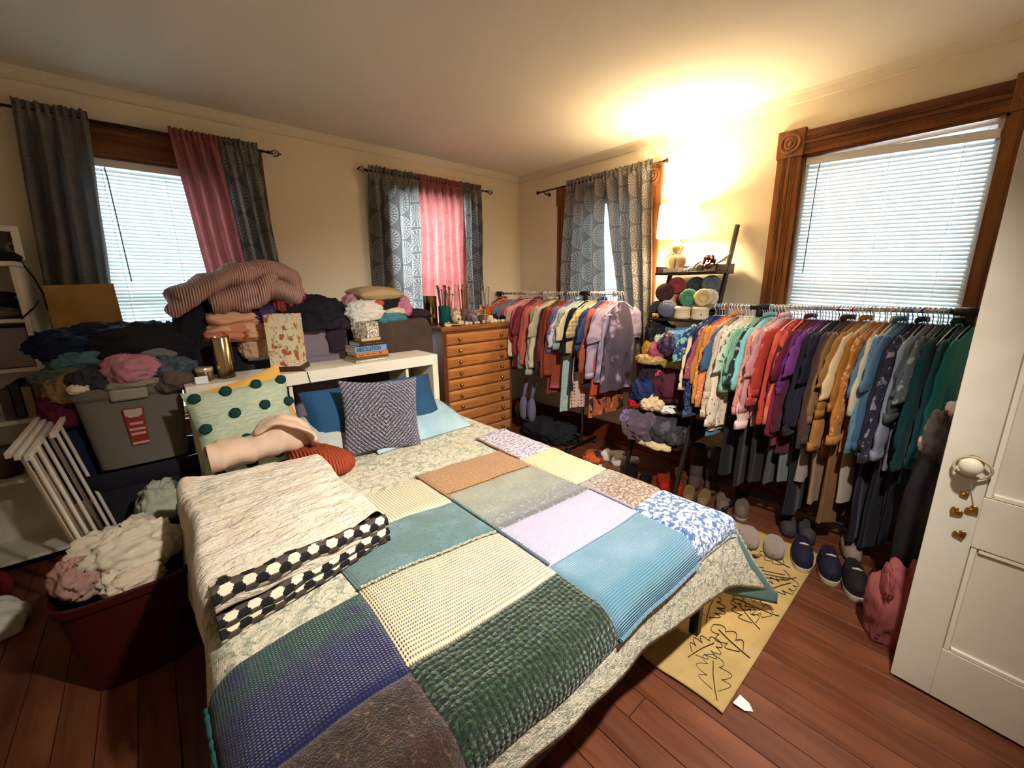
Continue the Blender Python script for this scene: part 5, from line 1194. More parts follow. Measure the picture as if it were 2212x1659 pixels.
rack('front clothes rack with a rainbow of clothes below the uncovered window', FRX, .035, .935, -.03, 1.42, FRZ)
rack('rear clothes rack between the dresser and the corner window', RRX, 2.37, 3.57, 2.06, 3.61, RRZ)

HNG = {}
def hanger(col, loc, rz, label, group, w=.20):
    if col not in HNG:
        mb = MB(); r = .0024
        pts = [(.0165*cos(a), 0, .0165*sin(a)) for a in [math.radians(-35+i*(215/14)) for i in range(15)]]
        mb.tube([(q[0], 0, q[2]) for q in pts]+[(-.012, 0, -.016), (-.002, 0, -.026), (0, 0, -.036), (0, 0, -.062)], .0024, 6)
        mb.tube([(0, 0, -.060), (.05, 0, -.074), (.12, 0, -.108), (w-.01, 0, -.150), (w, 0, -.160), (w-.012, 0, -.167), (0, 0, -.167), (-w+.012, 0, -.167), (-w, 0, -.160), (-w+.01, 0, -.150), (-.12, 0, -.108), (-.05, 0, -.074)], .0036, 6, closed=True, axis=(0, 1, 0))
        o = mb.build('hanger', mat('hanger_'+col, col, .4)); HNG[col] = o.data
    else: o = bpy.data.objects.new('hanger', HNG[col]); COL.objects.link(o)
    o.location = loc; o.rotation_euler = (0, 0, rz)
    return tag(o, label, 'hanger', group)
def garment(name, label, loc, rz, L, mt, sl, seed, th=.014, w=.195, flare=.02, group=None, drop=.064, waist=0.0):
    """sl: 0 straps, 1 sleeveless, 2 short sleeves, 3 long sleeves. Local x along the hanger, z down from the rail"""
    t = empty(name, loc, rz); tag(t, label, 'dress' if name == 'dress' else ('skirt' if name == 'skirt' else ('trousers' if name == 'trousers' else 'shirt')), group)
    z0 = -drop
    rows = [(0, .062, .3), (-.012, .072, .6), (-.040, .13, .8), (-.072, w-.008, .9), (-.088, w+.004, 1.0), (-.13, w+.004, 1.05), (-.22, w-.004, 1.1)]
    if sl == 0: rows = [(0, .055, .2), (-.05, .10, .3), (-.09, .125, .4), (-.15, .14, .8), (-.24, w-.03, 1.05)]
    if name in ('skirt', 'trousers'): rows = [(-.09, w-.05, .7), (-.12, w-.045, .9), (-.2, w-.04, 1.0)]
    n = 12
    for i in range(1, n+1):
        f = i/n; z = rows[-1][0] if i == 0 else None
        rows.append((-.24-(L-.24)*f, w-.006-waist*sin(pi*min(1, f*1.6))*(f < .62)+flare*f, 1.1+.35*f))
    N = 36; vs = []; uv = []; fs = []
    for k, (z, a, b) in enumerate(rows):
        fz = min(1, max(0, (-z-.10)/.35))
        for i in range(N):
            an = 2*pi*i/N; ca, sa = cos(an), sin(an)
            x = a*math.copysign(abs(ca)**.75, ca); y = th*b*math.copysign(abs(sa)**.8, sa)
            y += th*fz*(.75*sin(x*38+seed*2+1.5*nz(x*6, z*2, seed))+.5*nz(x*18, z*4, seed+7))*(1 if abs(ca) < .96 else .4)
            x += .010*fz*nz(z*4, seed, an)
            vs.append((x, y+.010*nz(z*2.2, seed)*fz, z0+z+(.012*nz(x*9, seed) if k == len(rows)-1 else 0))); uv.append((x, z))
    for k in range(len(rows)-1):
        for i in range(N): fs.append((k*N+i, k*N+(i+1) % N, (k+1)*N+(i+1) % N, (k+1)*N+i))
    def put(mb, nm):
        o = mb.build(nm, mt, fix=False); o.parent = t; return o
    put(MB().add(vs, fs, uv), 'body')
    if sl in (2, 3):
        for s in (-1, 1):
            SLn = ((.20+.035*(seed % 4)) if sl == 2 else min(.60, L*.86)*(1-.05*(seed % 3)))*(1+.06*nz(seed, s)); out = .075 if s < 0 else .03
            pts = [(s*(w-.035), 0, z0-.085), (s*(w+.014), 0, z0-.115), (s*(w+.014+out*.5), .004, z0-.085-SLn*.45), (s*(w+.012+out), .008*nz(seed), z0-.085-SLn*.8), (s*(w+.006+out), .006, z0-.085-SLn)]
            if sl == 2: ra, rb_ = [.045, .058, .066, .072, .075], [th*.8, th*1.2, th*1.25, th*1.3, th*1.3]
            else: ra, rb_ = [.045, .058, .056, .050, .044], [th*.8, th*1.35, th*1.45, th*1.4, th*1.3]
            m2 = []; r1 = []; r2_ = []; M = 15
            for i in range(M+1):
                q = i/M*(len(pts)-1); k = min(int(q), len(pts)-2); f = q-k; p_ = V(pts[k])*(1-f)+V(pts[k+1])*f
                m2.append(p_); ww = 1+.10*sin(i*1.7+seed); r1.append((ra[k]*(1-f)+ra[k+1]*f)*ww); r2_.append((rb_[k]*(1-f)+rb_[k+1]*f)*(1+.18*sin(i*2.3+seed*1.7)))
            mb = MB().tube(m2, r1, 14, flat=r2_, axis=(1, 0, 0))
            if sl == 3:
                e = m2[-1]; mb.tube([e+V((0, 0, .035)), e+V((0, 0, -.012))], r1[-1]*1.12, 14, flat=r2_[-1]*1.15, axis=(1, 0, 0))
            for i, q in enumerate(mb.v): mb.v[i] = q+V((.012*nz(q.z*13, q.y*60, seed+s), .006*nz(q.z*17, q.x*20, seed-s), 0))
            put(mb, 'sleeve')
    if sl == 0:
        for s in (-1, 1): put(MB().tube([(s*.055, 0, z0+.02), (s*.075, 0, z0-.03), (s*.10, 0, z0-.10)], .008, 6, flat=.003), 'strap')
    if name == 'shirt' and sl == 3 and seed % 3 == 0:
        put(MB().tube([(.062*cos(a), .012*sin(a), z0+.012+.012*abs(sin(a))) for a in [i*2*pi/18 for i in range(18)]], .012, 6, closed=True, flat=.004), 'collar')
    return t

XY = [(1454, 1.4), (1484, 1.3), (1516, 1.2), (1550, 1.1), (1586, 1.0), (1624, .9), (1664, .8), (1707, .7), (1752, .6), (1801, .5), (1853, .4), (1908, .3), (1968, .2), (2032, .1), (2102, 0.0)]
XYR = [(1045, 3.6), (1058, 3.5), (1070, 3.4), (1084, 3.3), (1097, 3.2), (1111, 3.1), (1126, 3.0), (1141, 2.9), (1157, 2.8), (1173, 2.7), (1190, 2.6), (1208, 2.5), (1226, 2.4), (1245, 2.3), (1265, 2.2), (1286, 2.1), (1308, 2.0)]
def lut(tb, x):
    for (a, ya), (b, yb) in zip(tb, tb[1:]):
        if x <= b: return ya+(yb-ya)*(x-a)/(b-a)
    return tb[-1][1]
# position along the rail, length, kind, sleeves, colour, pattern, hanger colour, label
F = [
 (1497, .62, 'dress', 2, '1c3a62', [('floral', '79aaa2', 10, .44), ('floral', 'c8d8cc', 17, .22)], 'dfe6ee', 'navy and sea green floral dress at the left end of the front rack'),
 (1505, .50, 'shirt', 3, 'd9c3a6', [('floral', 'b0503c', 9, .22), ('noise', '23385a', 4, (.50, .56))], '5f93cc', 'cream shirt with red and navy flowers near the left end of the front rack'),
 (1516, .66, 'dress', 3, '16244e', [('floral', '6f8fb0', 22, .30)], 'e6e6e6', 'dark navy dress with small pale flowers on the front rack'),
 (1522, .55, 'shirt', 2, '8d4450', [('floral', 'd8c8b8', 14, .25)], 'a83c3c', 'rose red top with pale flowers on the front rack beside the navy dress'),
 (1532, .60, 'shirt', 3, 'c4803e', [('leaf', '6a2f1c', 15, .26), ('dots', 'e0b070', 26, .2)], 'e8e8e8', 'orange shirt with brown leaf print on the front rack'),
 (1545, .56, 'shirt', 3, 'cc7a48', [('vein', 'e0a878', 18, .02)], 'e8e4d0', 'plain pale orange shirt with faint lines on the front rack'),
 (1552, .78, 'dress', 1, '3f6a8c', [('noise', '52809f', 10, (.45, .6))], 'f0f0f0', 'long denim blue dress hanging low on the front rack'),
 (1562, .74, 'dress', 3, 'cbb8a0', [('leaf', '6b4a3c', 18, .22), ('vein', '7d6050', 12, .016)], 'e8e8e8', 'cream dress with brown sketchy print on the front rack'),
 (1576, .70, 'dress', 3, 'd8c8b4', [('leaf', '2a2826', 11, .20)], 'f0f0f0', 'cream dress with black leaf sprigs on the front rack'),
 (1588, .42, 'shirt', 2, 'b9c4ac', [('floral', '4c6a58', 12, .30)], 'e8efe8', 'pale green and dark green floral top on the front rack'),
 (1598, .46, 'shirt', 3, '7fb498', [], 'a6d8dc', 'plain mint green blouse on the front rack'),
 (1608, .58, 'shirt', 2, '20262a', [('floral', '8fa08c', 9, .36)], '9fd0dc', 'black blouse with grey green flowers on the front rack'),
 (1618, .40, 'shirt', 3, '7cc0c0', [], '8fc8d0', 'aqua turquoise cardigan on the front rack'),
 (1632, .62, 'shirt', 3, 'c88a7c', [('floral', 'a85f58', 15, .36), ('noise', 'd8a898', 9, (.5, .6))], 'e8d8e0', 'salmon pink patterned shirt on the front rack'),
 (1646, .66, 'shirt', 3, 'd0969a', [('stripe', 'f0dcd8', 40, 'X')], 'f0e8ee', 'pink and white striped shirt on the front rack'),
 (1664, .50, 'shirt', 3, 'a83434', [('floral', 'c8604c', 10, .38)], 'd8c0d8', 'red shirt with lighter red print on the front rack'),
 (1680, .66, 'shirt', 3, 'b03a2a', [('noise', 'cc5a40', 8, (.45, .6))], 'd0b8e0', 'vermilion red shirt on the front rack, rightmost of the two reds'),
 (1694, .58, 'dress', 3, 'c0503a', [('noise', 'd87858', 6, (.45, .6))], 'c8b0e0', 'coral orange dress on the front rack beside the maroon ones'),
 (1706, .74, 'dress', 3, '6a1830', [], 'c4a8e0', 'raspberry red dress on the front rack beside the coral one'),
 (1720, .78, 'dress', 3, '4a1026', [], 'b8b0e0', 'deep maroon dress on the front rack'),
 (1732, .48, 'shirt', 2, '6a2a72', [], 'c0b8e8', 'bright purple top on the front rack'),
 (1746, .66, 'shirt', 3, '18141e', [], 'c8c0d8', 'black shirt right of the purple top on the front rack'),
 (1760, .62, 'shirt', 3, '17162a', [], '5a1c34', 'midnight navy shirt on the front rack beside the black one'),
 (1776, .70, 'shirt', 3, '3a3032', [], 'd0c8d8', 'charcoal brown cardigan on the front rack'),
 (1790, .74, 'dress', 3, '4a3226', [], 'a83038', 'dark brown dress on the front rack'),
 (1803, .58, 'shirt', 3, '7a5c38', [], 'd8d8d8', 'tan brown shirt on the front rack behind the mustard one'),
 (1820, .74, 'shirt', 3, 'a87638', [('thin', '8a5c28', 34, 'X')], 'e8e0d0', 'long mustard ribbed cardigan on the front rack'),
 (1836, .50, 'shirt', 2, 'd0b890', [], 'f0ece0', 'cream beige top on the front rack beside the golden shirt'),
 (1860, .70, 'shirt', 3, 'b0702c', [('floral', 'd8a060', 13, .34), ('floral', '8a4a1c', 9, .24)], 'b08868', 'golden orange floral shirt on the front rack'),
 (1884, .42, 'shirt', 3, 'c4baa4', [], '8fa8d8', 'off white ruffled blouse on the front rack'),
 (1900, .70, 'shirt', 3, '5f84a0', [('thin', '4a6c88', 30, 'X')], '6f8fd0', 'light denim blue shirt on the front rack, leftmost of the blues'),
 (1918, .72, 'shirt', 3, '3f6080', [], '5a78c8', 'medium chambray blue shirt on the front rack'),
 (1940, .70, 'shirt', 3, '2a2a3e', [('floral', '8d8490', 11, .34)], '3a4a98', 'dark navy shirt with grey flowers on the front rack'),
 (1962, .74, 'shirt', 3, '8890a4', [], 'c8d0d8', 'pale grey blue long sleeved shirt on the front rack'),
 (1984, .52, 'shirt', 2, '5a6468', [('floral', '93a0a0', 10, .32)], 'd0d8d8', 'slate grey green floral top on the front rack'),
 (2006, .78, 'dress', 3, '0f3a3e', [], '2a3a48', 'dark bottle green dress near the right end of the front rack'),
 (2030, .74, 'dress', 3, '0e4a54', [], '9fa8a8', 'deep teal dress near the right end of the front rack'),
 (2064, .66, 'shirt', 3, '1c7a84', [], '3a3038', 'bright turquoise shirt at the right end of the front rack by the door'),
]
GF, GR = 'clothes on the front rack', 'clothes on the rear rack'
HF, HR_ = 'hangers on the front rack', 'hangers on the rear rack'
def gmat(c, pat, n):
    pat = [(p[0], p[1], p[2]*(1.9 if p[0] in ('floral', 'leaf') else 1), *((min(.5, p[3]*1.12),) if p[0] in ('floral', 'leaf') and len(p) > 3 else p[3:])) for p in pat]
    return mat('garment_%s_%d' % (c, n), c, .85, pat=pat, bump=('noise', 26, .3, .01), sheen=.1)
def nick(l, n=5):
    w = l.split(); out = []
    for q in w:
        if q in ('on', 'at', 'near', 'beside', 'behind', 'next', 'right', 'below', 'hanging', 'reaching', 'between') and len(out) > 1: break
        out.append(q)
    return ' '.join(out[:n]) if len(out) <= n else ' '.join(out[:n-1]+[out[-1]])
def hang_all(items, tb, X, Z, gg, hg, seed0, yaw0, dyY, th):
    R7 = random.Random(seed0); prev = None; pl_ = None
    for i, (x, L, kd, sl, c, pat, hc, lab) in enumerate(items):
        y = lut(tb, x)-dyY; rz = yaw0+R7.uniform(-.07, .07)
        garment(kd, lab, (X, y, Z), rz, L, gmat(c, pat, i), sl, seed0+i, th=th, group=gg, flare=.012 if kd == 'shirt' else .06)
        hanger(hc, (X, y, Z), rz, 'plastic hanger holding the '+nick(lab, 9), hg)
        if prev is not None and abs(prev-y) > .026:
            # a second garment squeezed in between, seen only at its edges
            m = (prev+y)/2; c2 = items[i-1][4] if i % 2 else c
            two = 'between the %s and the %s' % (nick(pl_), nick(lab))
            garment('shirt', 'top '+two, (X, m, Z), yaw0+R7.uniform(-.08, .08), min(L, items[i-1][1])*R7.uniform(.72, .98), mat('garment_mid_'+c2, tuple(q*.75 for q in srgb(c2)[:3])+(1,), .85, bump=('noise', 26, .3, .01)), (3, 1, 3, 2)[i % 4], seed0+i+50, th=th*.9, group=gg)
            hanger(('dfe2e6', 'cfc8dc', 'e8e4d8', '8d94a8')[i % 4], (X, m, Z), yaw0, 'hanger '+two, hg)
        prev, pl_ = y, lab
hang_all(F, XY, FRX, FRZ, GF, HF, 100, -.26, .055, .0125)
R_ = [
 (1052, .46, 'shirt', 3, 'b04a36', [], 'e8dcc0', 'brick red knit top at the dark left end of the rear rack'),
 (1068, .50, 'shirt', 3, 'c0423a', [('thin', 'd8745c', 20, 'X')], 'e8d8b8', 'scarlet ribbed top behind the dresser on the rear rack'),
 (1084, .62, 'shirt', 3, '7d86a0', [], 'e8dcc0', 'blue grey shirt next to the dresser on the rear rack'),
 (1096, .72, 'shirt', 3, 'b0566a', [], 'efe6d0', 'rose pink long sleeved cardigan on the rear rack next to the dresser'),
 (1106, .68, 'shirt', 3, 'cf9a8c', [], 'efe6d0', 'beige pink long sleeved cardigan on the rear rack'),
 (1116, .58, 'shirt', 3, 'e0d2b4', [('grad', 'c8788a', 1, ('Z', -.42, -.26))], 'f2ead8', 'cream sleeved top with a pink upper part on the rear rack'),
 (1127, .50, 'shirt', 3, '8c3038', [], 'e0d0c0', 'crimson top on the rear rack between cream and grey'),
 (1137, .68, 'shirt', 3, '767c80', [], '55505a', 'mid grey long sleeved shirt on the rear rack'),
 (1146, .66, 'shirt', 3, 'b86052', [], 'efe6d0', 'coral long sleeved shirt on the rear rack'),
 (1156, .70, 'shirt', 3, '9aa294', [], 'efe6d0', 'sage grey long sleeved shirt on the rear rack'),
 (1166, .64, 'shirt', 3, 'cfc2a4', [], 'e8e0cc', 'pale beige long sleeved shirt on the rear rack'),
 (1176, .70, 'shirt', 3, '3a1c20', [], 'e8e8e0', 'dark chestnut shirt on the rear rack beside the rust dress'),
 (1186, .86, 'dress', 3, '7d3420', [], '23405a', 'long rust brown dress on the rear rack'),
 (1197, .80, 'dress', 3, '8a3a22', [('grad', 'a85068', 1, ('Z', -.80, -.86))], 'efe6d0', 'rust dress with a rose hem on the rear rack'),
 (1207, .46, 'shirt', 2, '6f70a4', [('vein', '8d8cc0', 22, .03)], 'f0f0f0', 'lilac blue short sleeved lace top on the rear rack'),
 (1215, .44, 'shirt', 2, 'cfc4c0', [('floral', '8d7a9c', 12, .30)], 'f0f0f0', 'white top with lavender flowers on the rear rack'),
 (1222, 1.00, 'dress', 1, 'a4bcb8', [('speckle', '8fa8a6', 50, (.5, .58))], '4a6a9c', 'long pale aqua dress reaching low on the rear rack'),
 (1231, .48, 'shirt', 2, 'd8c4a4', [('dots', '9a6a58', 30, .30)], 'e8d060', 'cream top with small brown geometric print on the rear rack'),
 (1240, .78, 'trousers', 1, '16172c', [], 'f0f0f0', 'navy trousers behind the cream tops on the rear rack'),
 (1246, .94, 'dress', 1, 'c8aa9a', [('dots', '7d4a48', 34, .34)], 'f0ead8', 'long pink beige dress with a tiny dark print on the rear rack'),
 (1252, .56, 'shirt', 2, 'd8c08c', [('plaid', '8a7450', 9), ('thin', 'b09a68', 14, 'Z')], 'e8d060', 'yellow cream plaid peasant blouse on the rear rack'),
 (1260, .70, 'shirt', 1, 'dcc898', [], 'f0f0f0', 'plain butter yellow top below the plaid blouse on the rear rack'),
 (1268, .46, 'shirt', 1, '2c4878', [('grad', '3f8a8a', 1, ('Z', -.26, -.32)), ('grad', 'c4583c', 1, ('Z', -.36, -.42))], 'f0f0f0', 'blue, teal and coral colour block top on the rear rack'),
 (1275, .72, 'dress', 1, '1a1c3c', [], 'f0f0f0', 'dark navy dress near the right end of the rear rack'),
 (1281, .98, 'dress', 1, 'b0583a', [('floral', '2c1f24', 8, .42), ('floral', 'd88a48', 10, .3)], 'f0e0e0', 'long orange and black floral dress at the right of the rear rack'),
 (1288, .78, 'dress', 1, 'b84a32', [], 'e8c0b8', 'red orange strappy dress behind the tie dye dress on the rear rack'),
 (1296, .66, 'dress', 1, 'a898b4', [('noise', '6d5c7c', 6, (.48, .62))], 'f2f2f2', 'pale lavender tie dye dress second from the right end of the rear rack'),
 (1306, .74, 'dress', 0, '40364c', [('noise', 'a494b0', 6, (.54, .70)), ('noise', '2c2436', 9, (.55, .65))], 'f2f2f2', 'dark purple and lavender tie dye dress on the last hanger of the rear rack'),
]
hang_all(R_, XYR, RRX, RRZ, GR, HR_, 300, -.10, .02, .017)
for i, y in enumerate((3.60, 3.55, 3.50)):
    hanger(('e8dcc0', '2a2420', 'efe6d0')[i], (RRX, y+.01, RRZ), -.1, ['leftmost pale empty hanger on the rear rack behind the dresser', 'dark empty hanger near the left end of the rear rack', 'pale empty hanger third from the left end of the rear rack'][i], HR_)
# low hanging skirts and trousers under the shirts of the front rack
for i, (x, L, kd, c, lab) in enumerate(((1700, 1.02, 'skirt', '3c4044', 'dark grey skirt hanging low under the red shirts on the front rack'), (1735, .98, 'skirt', '5f6668', 'pale grey skirt hanging low under the maroon dresses on the front rack'),
    (1775, .94, 'skirt', '8d8480', 'silver grey ruffled skirt hanging low under the black shirts on the front rack'), (1812, 1.06, 'trousers', '8a7058', 'taupe trousers hanging low under the mustard cardigan'),
    (1850, 1.16, 'trousers', '7a5432', 'brown trousers hanging lowest under the golden floral shirt'), (1882, 1.0, 'skirt', 'a09484', 'pale beige skirt hanging low under the blue shirts on the front rack'),
    (1925, 1.20, 'trousers', '131426', 'midnight blue trousers hanging low under the navy floral shirt'), (1965, 1.22, 'trousers', '10111f', 'black blue trousers hanging low under the pale grey blue shirt'), (1592, 1.05, 'skirt', '121016', 'added black skirt hanging low, fills the shade under the mint green blouse'), (1628, 1.10, 'trousers', '15121a', 'added narrow black trousers hanging low, fill the shade under the salmon pink shirt'), (1664, 1.04, 'skirt', '1c1418', 'added black brown skirt hanging low, fills the shade under the pink striped shirt'), (1760, 1.18, 'trousers', '101018', 'black trousers hanging lowest left of the taupe trousers'), (2000, 1.16, 'trousers', '0e1420', 'dark teal black trousers hanging low under the bottle green dress'))):  # three near-black ones under mint, salmon and pink added as shade on the wall
    y = lut(XY, x)-.02
    garment(kd, lab, (FRX+.02, y, FRZ), -.2, L, gmat(c, [], 500+i), 1, 500+i, th=.016, group=GF)
    hanger('d8dae0', (FRX+.02, y, FRZ), -.2, 'plastic hanger carrying the '+lab.split(' hanging ')[0], HF)

# ------------------------------------------------------------------ floor things
m_rug = mat('tan_rug', 'b0945e', .95, coord='UV', pat=[('noise', 'bea26c', 5, (.4, .7))], bump=('fuzz', 220, .5, .004)); m_ink = mat('rug_line', '2c2218', .95)
RU0, RU1, RV0, RV1 = 1.335, 2.68, .385, .87
rug = tag(empty('rug', (2.0, .62, 0)), 'tan rug with dark outlined leaves beside the bed', 'rug')
MB().grid(lambda a, b: V((RU0+(RU1-RU0)*a+.006*sin(b*9), RV0+(RV1-RV0)*b, .011+.004*nz(a*5, b*4)+.004*math.exp(-a*30))), 60, 24, uvf=lambda a, b: (a*1.3, b*.5)).build('pile', m_rug, rug, fix=False, solid=.009)
mbk = MB()
def line(pts, r=.0035): mbk.tube([V((x, y, .0135)) for x, y in pts], r, 5, flat=r*.45, axis=(0, 0, 1))
def leafdraw(cx, cy, a, s, nl=4):
    ca, sa = cos(a), sin(a); T = lambda u, v: (min(max(cx+s*(u*ca-v*sa), RU0+.01), RU1-.01), min(max(cy+s*(u*sa+v*ca), RV0+.01), RV1-.01))
    line([T(-.25, -.03), T(0, 0), T(.4, .02), T(.8, 0)])
    for sd in (-1, 1):
        line([T(t+.05*abs(sin(nl*pi*t)), sd*.46*sin(pi*min(1, t*.95+.05))**.6*(.38+.62*abs(sin(nl*pi*t))**.8)*(1-.35*t)) for t in [i/72 for i in range(73)]], .0024)
for q in ((1.40, .44, .45, .17), (1.50, .57, -.3, .15), (1.66, .44, 1.2, .15), (1.74, .62, .2, .17), (1.86, .46, .9, .15), (1.98, .42, 1.7, .17), (2.16, .48, -.4, .17), (2.30, .66, 2.4, .15), (1.55, .76, .6, .15), (1.92, .74, 1.2, .14), (2.42, .50, 1.3, .13)): leafdraw(*q, nl=3+int(q[0]*10) % 2)
for a in range(4):
    line([(2.15+.16*t+.02*a, .50+.02*a+.12*sin(t*2.6+a)) for t in [i/14 for i in range(15)]], .003)
for k in range(5): line([(2.40+.05*cos(t)*(1-.15*k), .66+.05*sin(t)*(1-.15*k)) for t in [i*2*pi/16 for i in range(14)]], .003)
mbk.build('leaf_outline', m_ink, rug, fix=False)
cp = MB().add([(1.40, .375, .014), (1.455, .37, .012), (1.45, .335, .006), (1.43, .315, .004), (1.405, .335, .010)], [(0, 1, 2, 3, 4)]).build('rug_tag', mat('white_tag', 'dcdad4', .7), rug, smooth=False, solid=.002)

def shoe(name, label, x, y, rz, L, w, mu, ms, kind='slip', h=.06, group='shoes on the floor', z=0.0):
    """toe along +x"""
    t = empty(name, (x, y, z), rz); tag(t, label, 'shoe', group)
    wd = lambda s: w/2*(.98-.42*abs(2*s-1.15)**2.6 if s < .9 else .74-.5*((s-.9)/.1)**2) if s > .06 else w/2*.62
    def outline(n, k=1.0):
        o = []
        for i in range(n):
            a = 2*pi*i/n; s = .5+.5*cos(a); ww = w/2*(abs(sin(a))**.75)*(.86+.22*s-.25*abs(s-.35)*(s < .35)); o.append((L*(s-.5)*k, math.copysign(ww*k, sin(a)) if abs(sin(a)) > 1e-6 else 0))
        return o
    n = 36; st = {'slip': .022, 'sneaker': .032, 'flat': .012, 'clog': .028, 'loafer': .02}[kind]
    o1, o2 = outline(n), outline(n, 1.05)
    mb = MB(); vs = [(a, b, 0) for a, b in o1]+[(a, b, st*.4) for a, b in o2]+[(a, b, st) for a, b in o2]+[(a, b, st) for a, b in outline(n, .97)]
    mb.add(vs, [(i+k*n, (i+1) % n+k*n, (i+1) % n+(k+1)*n, i+(k+1)*n) for k in range(3) for i in range(n)]+[tuple(range(n)), tuple(range(3*n, 4*n))])
    def put(m_, nm, mt): q = m_.build(nm, mt, smooth='auto' if nm == 'sole' else True, fix=True); q.parent = t; q.location = (0, 0, 0); return q
    put(mb, 'sole', ms)
    mb = MB(); toe, back = .30, -.5     # closed front
    op = {'slip': .10, 'sneaker': .02, 'flat': .22, 'clog': .06, 'loafer': .14}[kind]; hb = {'slip': .012, 'sneaker': .055, 'flat': .03, 'clog': .018, 'loafer': .035}[kind]
    rows = 16
    def up_(a, b):
        s = 1-b*(1-.02); xs = L*(s-.5); ww = w/2*max(.0, 1-abs(2*s-1)**2.8)**.5*(.90+.16*s)+.0012
        th = pi*a; front = (s-.5) > op
        f = min(1, max(0, ((s-.5)-op)/.10)); hh = h*(1-max(0, (s-.62)/.38)**1.7*.55)*(.9+.1*f)
        zz = st+hh*sin(th)**.7
        if f < 1:
            lim = hb+(hh-hb)*f; 
            if zz > st+lim: zz = st+lim; 
        yy = ww*cos(th)
        if f < 1 and st+hh*sin(th)**.7 > st+lim: yy = ww*math.copysign(max(abs(cos(th)), .80*(1-f)+abs(cos(th))*f), cos(th))
        return V((xs, yy, zz))
    mb.grid(up_, 24, 30); put(mb, 'upper', mu)
    mb = MB(); oi = outline(24, .80); mb.add([(a, b, st+.004) for a, b in oi]+[(-.04, 0, st+.003)], [(i, (i+1) % 24, 24) for i in range(24)]); put(mb, 'insole', mat('dark_insole', '3a3230', .9))
    return t
m_fz = mat('greige_plush', '8d7a70', .95, bump=('fuzz', 120, .8, .006), sheen=.4); m_fzs = mat('slipper_sole', '4a3c34', .8)
shoe('slipper', 'greige plush slipper on the rug, the one nearer the bed', 2.545, .72, pi+.35, .25, .105, m_fz, m_fzs, 'slip', .062, 'plush slippers on the rug')
shoe('slipper', 'greige plush slipper on the rug, the one nearer the door', 2.55, .585, pi+.25, .25, .105, m_fz, m_fzs, 'slip', .062, 'plush slippers on the rug')
m_wclog = mat('white_clog_foam', 'c8c6c8', .6); m_wl = mat('white_rubber', 'cfcac2', .6)
shoe('clog', 'white foam clog by the baseboard, the one nearer the corner', 2.98, 2.02, pi*.75+.4, .25, .105, m_wclog, m_wl, 'clog', .07)
shoe('clog', 'white foam clog beside the ladder shelf foot', 2.96, 1.87, pi*.75+.2, .25, .105, m_wclog, m_wl, 'clog', .07)
m_bk = mat('black_leather', '141113', .35); m_rd = mat('red_leather', '9a2318', .4); m_gd = mat('gold_leather', '8d7650', .35, metal=.4); m_lo = mat('taupe_suede', '5d5048', .9); m_dkb = mat('dark_brown_sole', '241a15', .7)
shoe('shoe', 'black shoe beside the ladder shelf foot, left one', 2.80, 1.70, pi+.5, .24, .09, m_bk, m_bk, 'loafer', .06); shoe('shoe', 'black shoe beside the red ones, right one', 2.80, 1.57, pi+.4, .24, .09, m_bk, m_bk, 'loafer', .06)
shoe('shoe', 'red slip on shoe under the ladder shelf, left one', 2.83, 1.44, pi+.6, .24, .085, m_rd, m_rd, 'flat', .055); shoe('shoe', 'red slip on shoe under the ladder shelf, right one', 2.86, 1.345, pi+.55, .24, .085, m_rd, m_rd, 'flat', .055)
shoe('shoe', 'gold flat shoe near the blue blanket corner, left one', 2.80, 1.22, pi+.35, .24, .085, m_gd, m_dkb, 'flat', .05); shoe('shoe', 'gold flat shoe near the blue blanket corner, right one', 2.83, 1.12, pi+.25, .24, .085, m_gd, m_dkb, 'flat', .05)
shoe('shoe', 'taupe shoe with a pale sole under the front rack, left one', 2.82, .985, pi+.35, .25, .092, m_lo, mat('pale_sole', '9a9080', .7), 'loafer', .07); shoe('shoe', 'taupe shoe with a pale sole under the front rack, right one', 2.84, .87, pi+.3, .25, .092, m_lo, MATS['pale_sole'], 'loafer', .07)
m_nv = mat('navy_canvas', '14132a', .8); m_wh2 = mat('dirty_white_rubber', 'b0a894', .6); m_bc = mat('black_canvas', '161215', .8)
for i, (x, y, mu, lab) in enumerate(((2.56, .45, m_nv, 'navy sneaker with a white sole at the edge of the rug, first of the row'), (2.55, .325, m_nv, 'navy sneaker with a white sole on the floor, second of the row'), (2.51, .21, m_bc, 'black sneaker with a pale sole on the floor, third of the row'), (2.50, .105, m_bc, 'black sneaker with a pale sole beside the pink bag, last of the row'))):
    s = shoe('sneaker', lab, x, y, pi+.28, .27, .10, mu, m_wh2, 'sneaker', .085)
    q = MB().tube([(.02, -.02, .112), (.03, 0, .122), (.02, .02, .112)], .006, 6).build('lace', mat('pale_lace', 'b8aca4', .8)); q.parent = s
# dim shoes further under the rack
for i, (x, y, c, lab) in enumerate(((2.86, .60, '3a3638', 'dark grey shoe deep under the front rack behind the slippers, left one'), (2.86, .50, '3a3638', 'dark grey shoe deep under the front rack behind the slippers, right one'), (2.84, .28, '8a7a6c', 'dim beige shoe deep under the front rack behind the sneakers'))):
    shoe('shoe', lab, x, y, pi+.3, .25, .09, mat('dim_shoe_'+c, c, .8), m_dkb, 'loafer', .07)
tag(MB().box((2.74, 1.98, .004), (.07, .03, .006), Matrix.Rotation(.5, 3, 'Z')).build('paper_scrap', mat('paper_scrap', 'd0ccc4', .8), org=(2.74, 1.98, 0), smooth=False), 'small white paper scrap on the floor beside the white clogs', 'paper')
crumple('orange_scarf', 'orange and black scarf fallen on the floor under the rear rack', (2.84, 2.12, 0), (.24, .18, .06), fab('orange_scarf_print', 'b8552c', [('floral', '2c1f24', 9, .42)]), 80, .3, 'scarf')
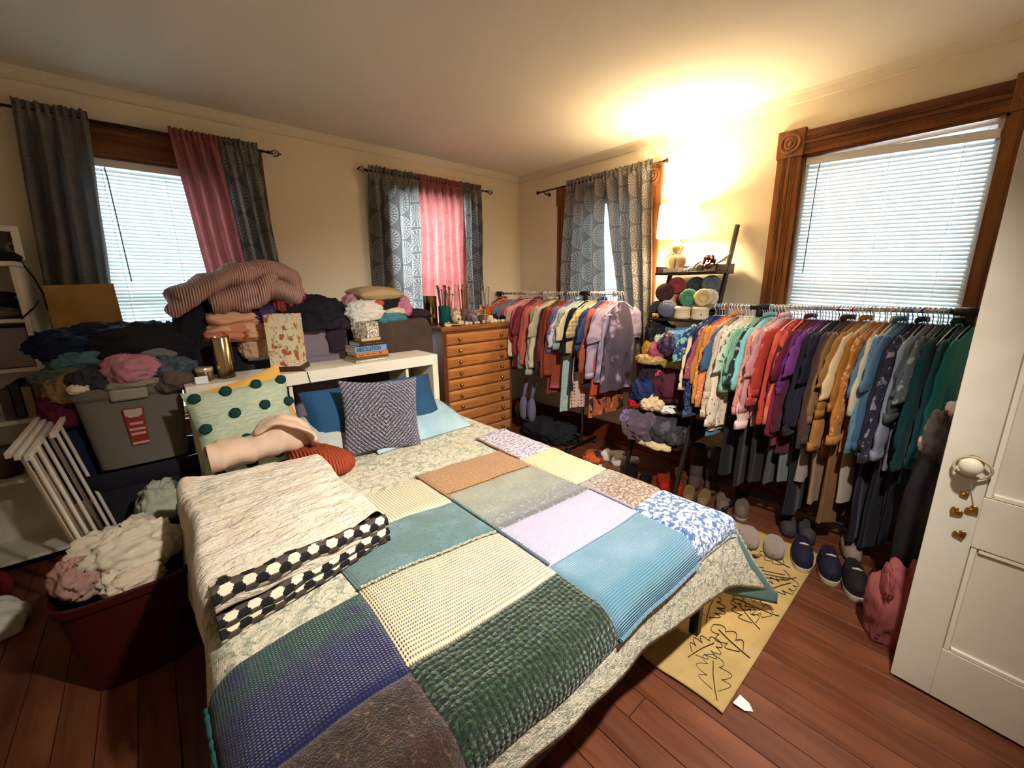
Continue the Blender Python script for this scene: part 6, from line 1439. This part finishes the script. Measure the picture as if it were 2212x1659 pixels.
crumple('dark_clothes', 'dark clothes heap on the floor beneath the rear rack', (2.92, 2.75, 0), (.34, .60, .20), f_black, 81, .1, 'clothes')
for i, (x, y) in enumerate(((2.80, 3.02), (2.80, 2.90))):
    tag(MB().ball((x, y, .30), (.045, .05, .13), 18, 12, fn=lambda q: q*(1+.1*noise.noise(q*14))).tube([(x, y, .40), (x+.03, y, .52), (x+.06, y, .60)], .02, 8).build('hanging_slipper', fab('grey_lilac_plush', '6a6880'), org=(x, y, .2)), ['grey lilac slipper boot hanging next to the dresser, left one', 'grey lilac slipper boot hanging next to the dresser, right one'][i], 'slipper', 'grey lilac slipper boots')
# bag and coat at the right end
pb = crumple('pink_bag', 'dusty pink cloth bag on the floor behind the open door', (2.23, .02, 0), (.20, .22, .34), fab('pink_bag_cloth', '8d4a4c'), 82, .3, 'bag', .45)
for q in ((2.15, .075, .25), (2.22, .00, .27)): crumple('bag_corner', None, q, (.10, .03, .12), MATS['pink_bag_cloth'], 91, .4, parent=pb)
GC = 'garments bundled behind the door edge'
hk = (2.45, -.02)
crumple('dark_coat', 'black coat bulging behind the edge of the open door', (2.42, -.03, .12), (.30, .26, .82), f_black, 83, .1, 'coat', .4, GC)
crumple('striped_scarf', 'grey white bundled scarf above the black coat behind the door', (2.38, -.01, .80), (.18, .17, .20), fab('grey_white_scarf', '4a4648', [('noise', 'b8aca4', 7, (.5, .6))]), 84, .5, 'scarf', 1.0, GC)
crumple('pale_pink_cloth', 'pale pink grey cloth sticking out behind the door at knob height', (2.40, -.035, .93), (.16, .14, .12), fab('pale_pink_grey', 'b0a0a4'), 85, .4, 'cloth', 1.0, GC)

# tall boots standing under the ladder shelf
m_boot = mat('brown_suede', '4a3d36', .95, bump=('fuzz', 140, .5, .004))
for i, (x, y, lab) in enumerate(((3.02, 1.28, 'brown suede boot standing upright behind the gold shoes, left one'), (3.04, 1.16, 'brown suede boot standing upright behind the gold shoes, right one'))):
    b = shoe('boot', lab, x, y, pi+.35, .25, .09, m_boot, m_dkb, 'loafer', .075, 'brown suede boots')
    q = MB().lathe([(.047, .03), (.050, .08), (.046, .13), (.052, .24), (.058, .30), (.055, .302), (.047, .14)], (-.075, 0, 0), 22).build('shaft', m_boot); q.parent = b
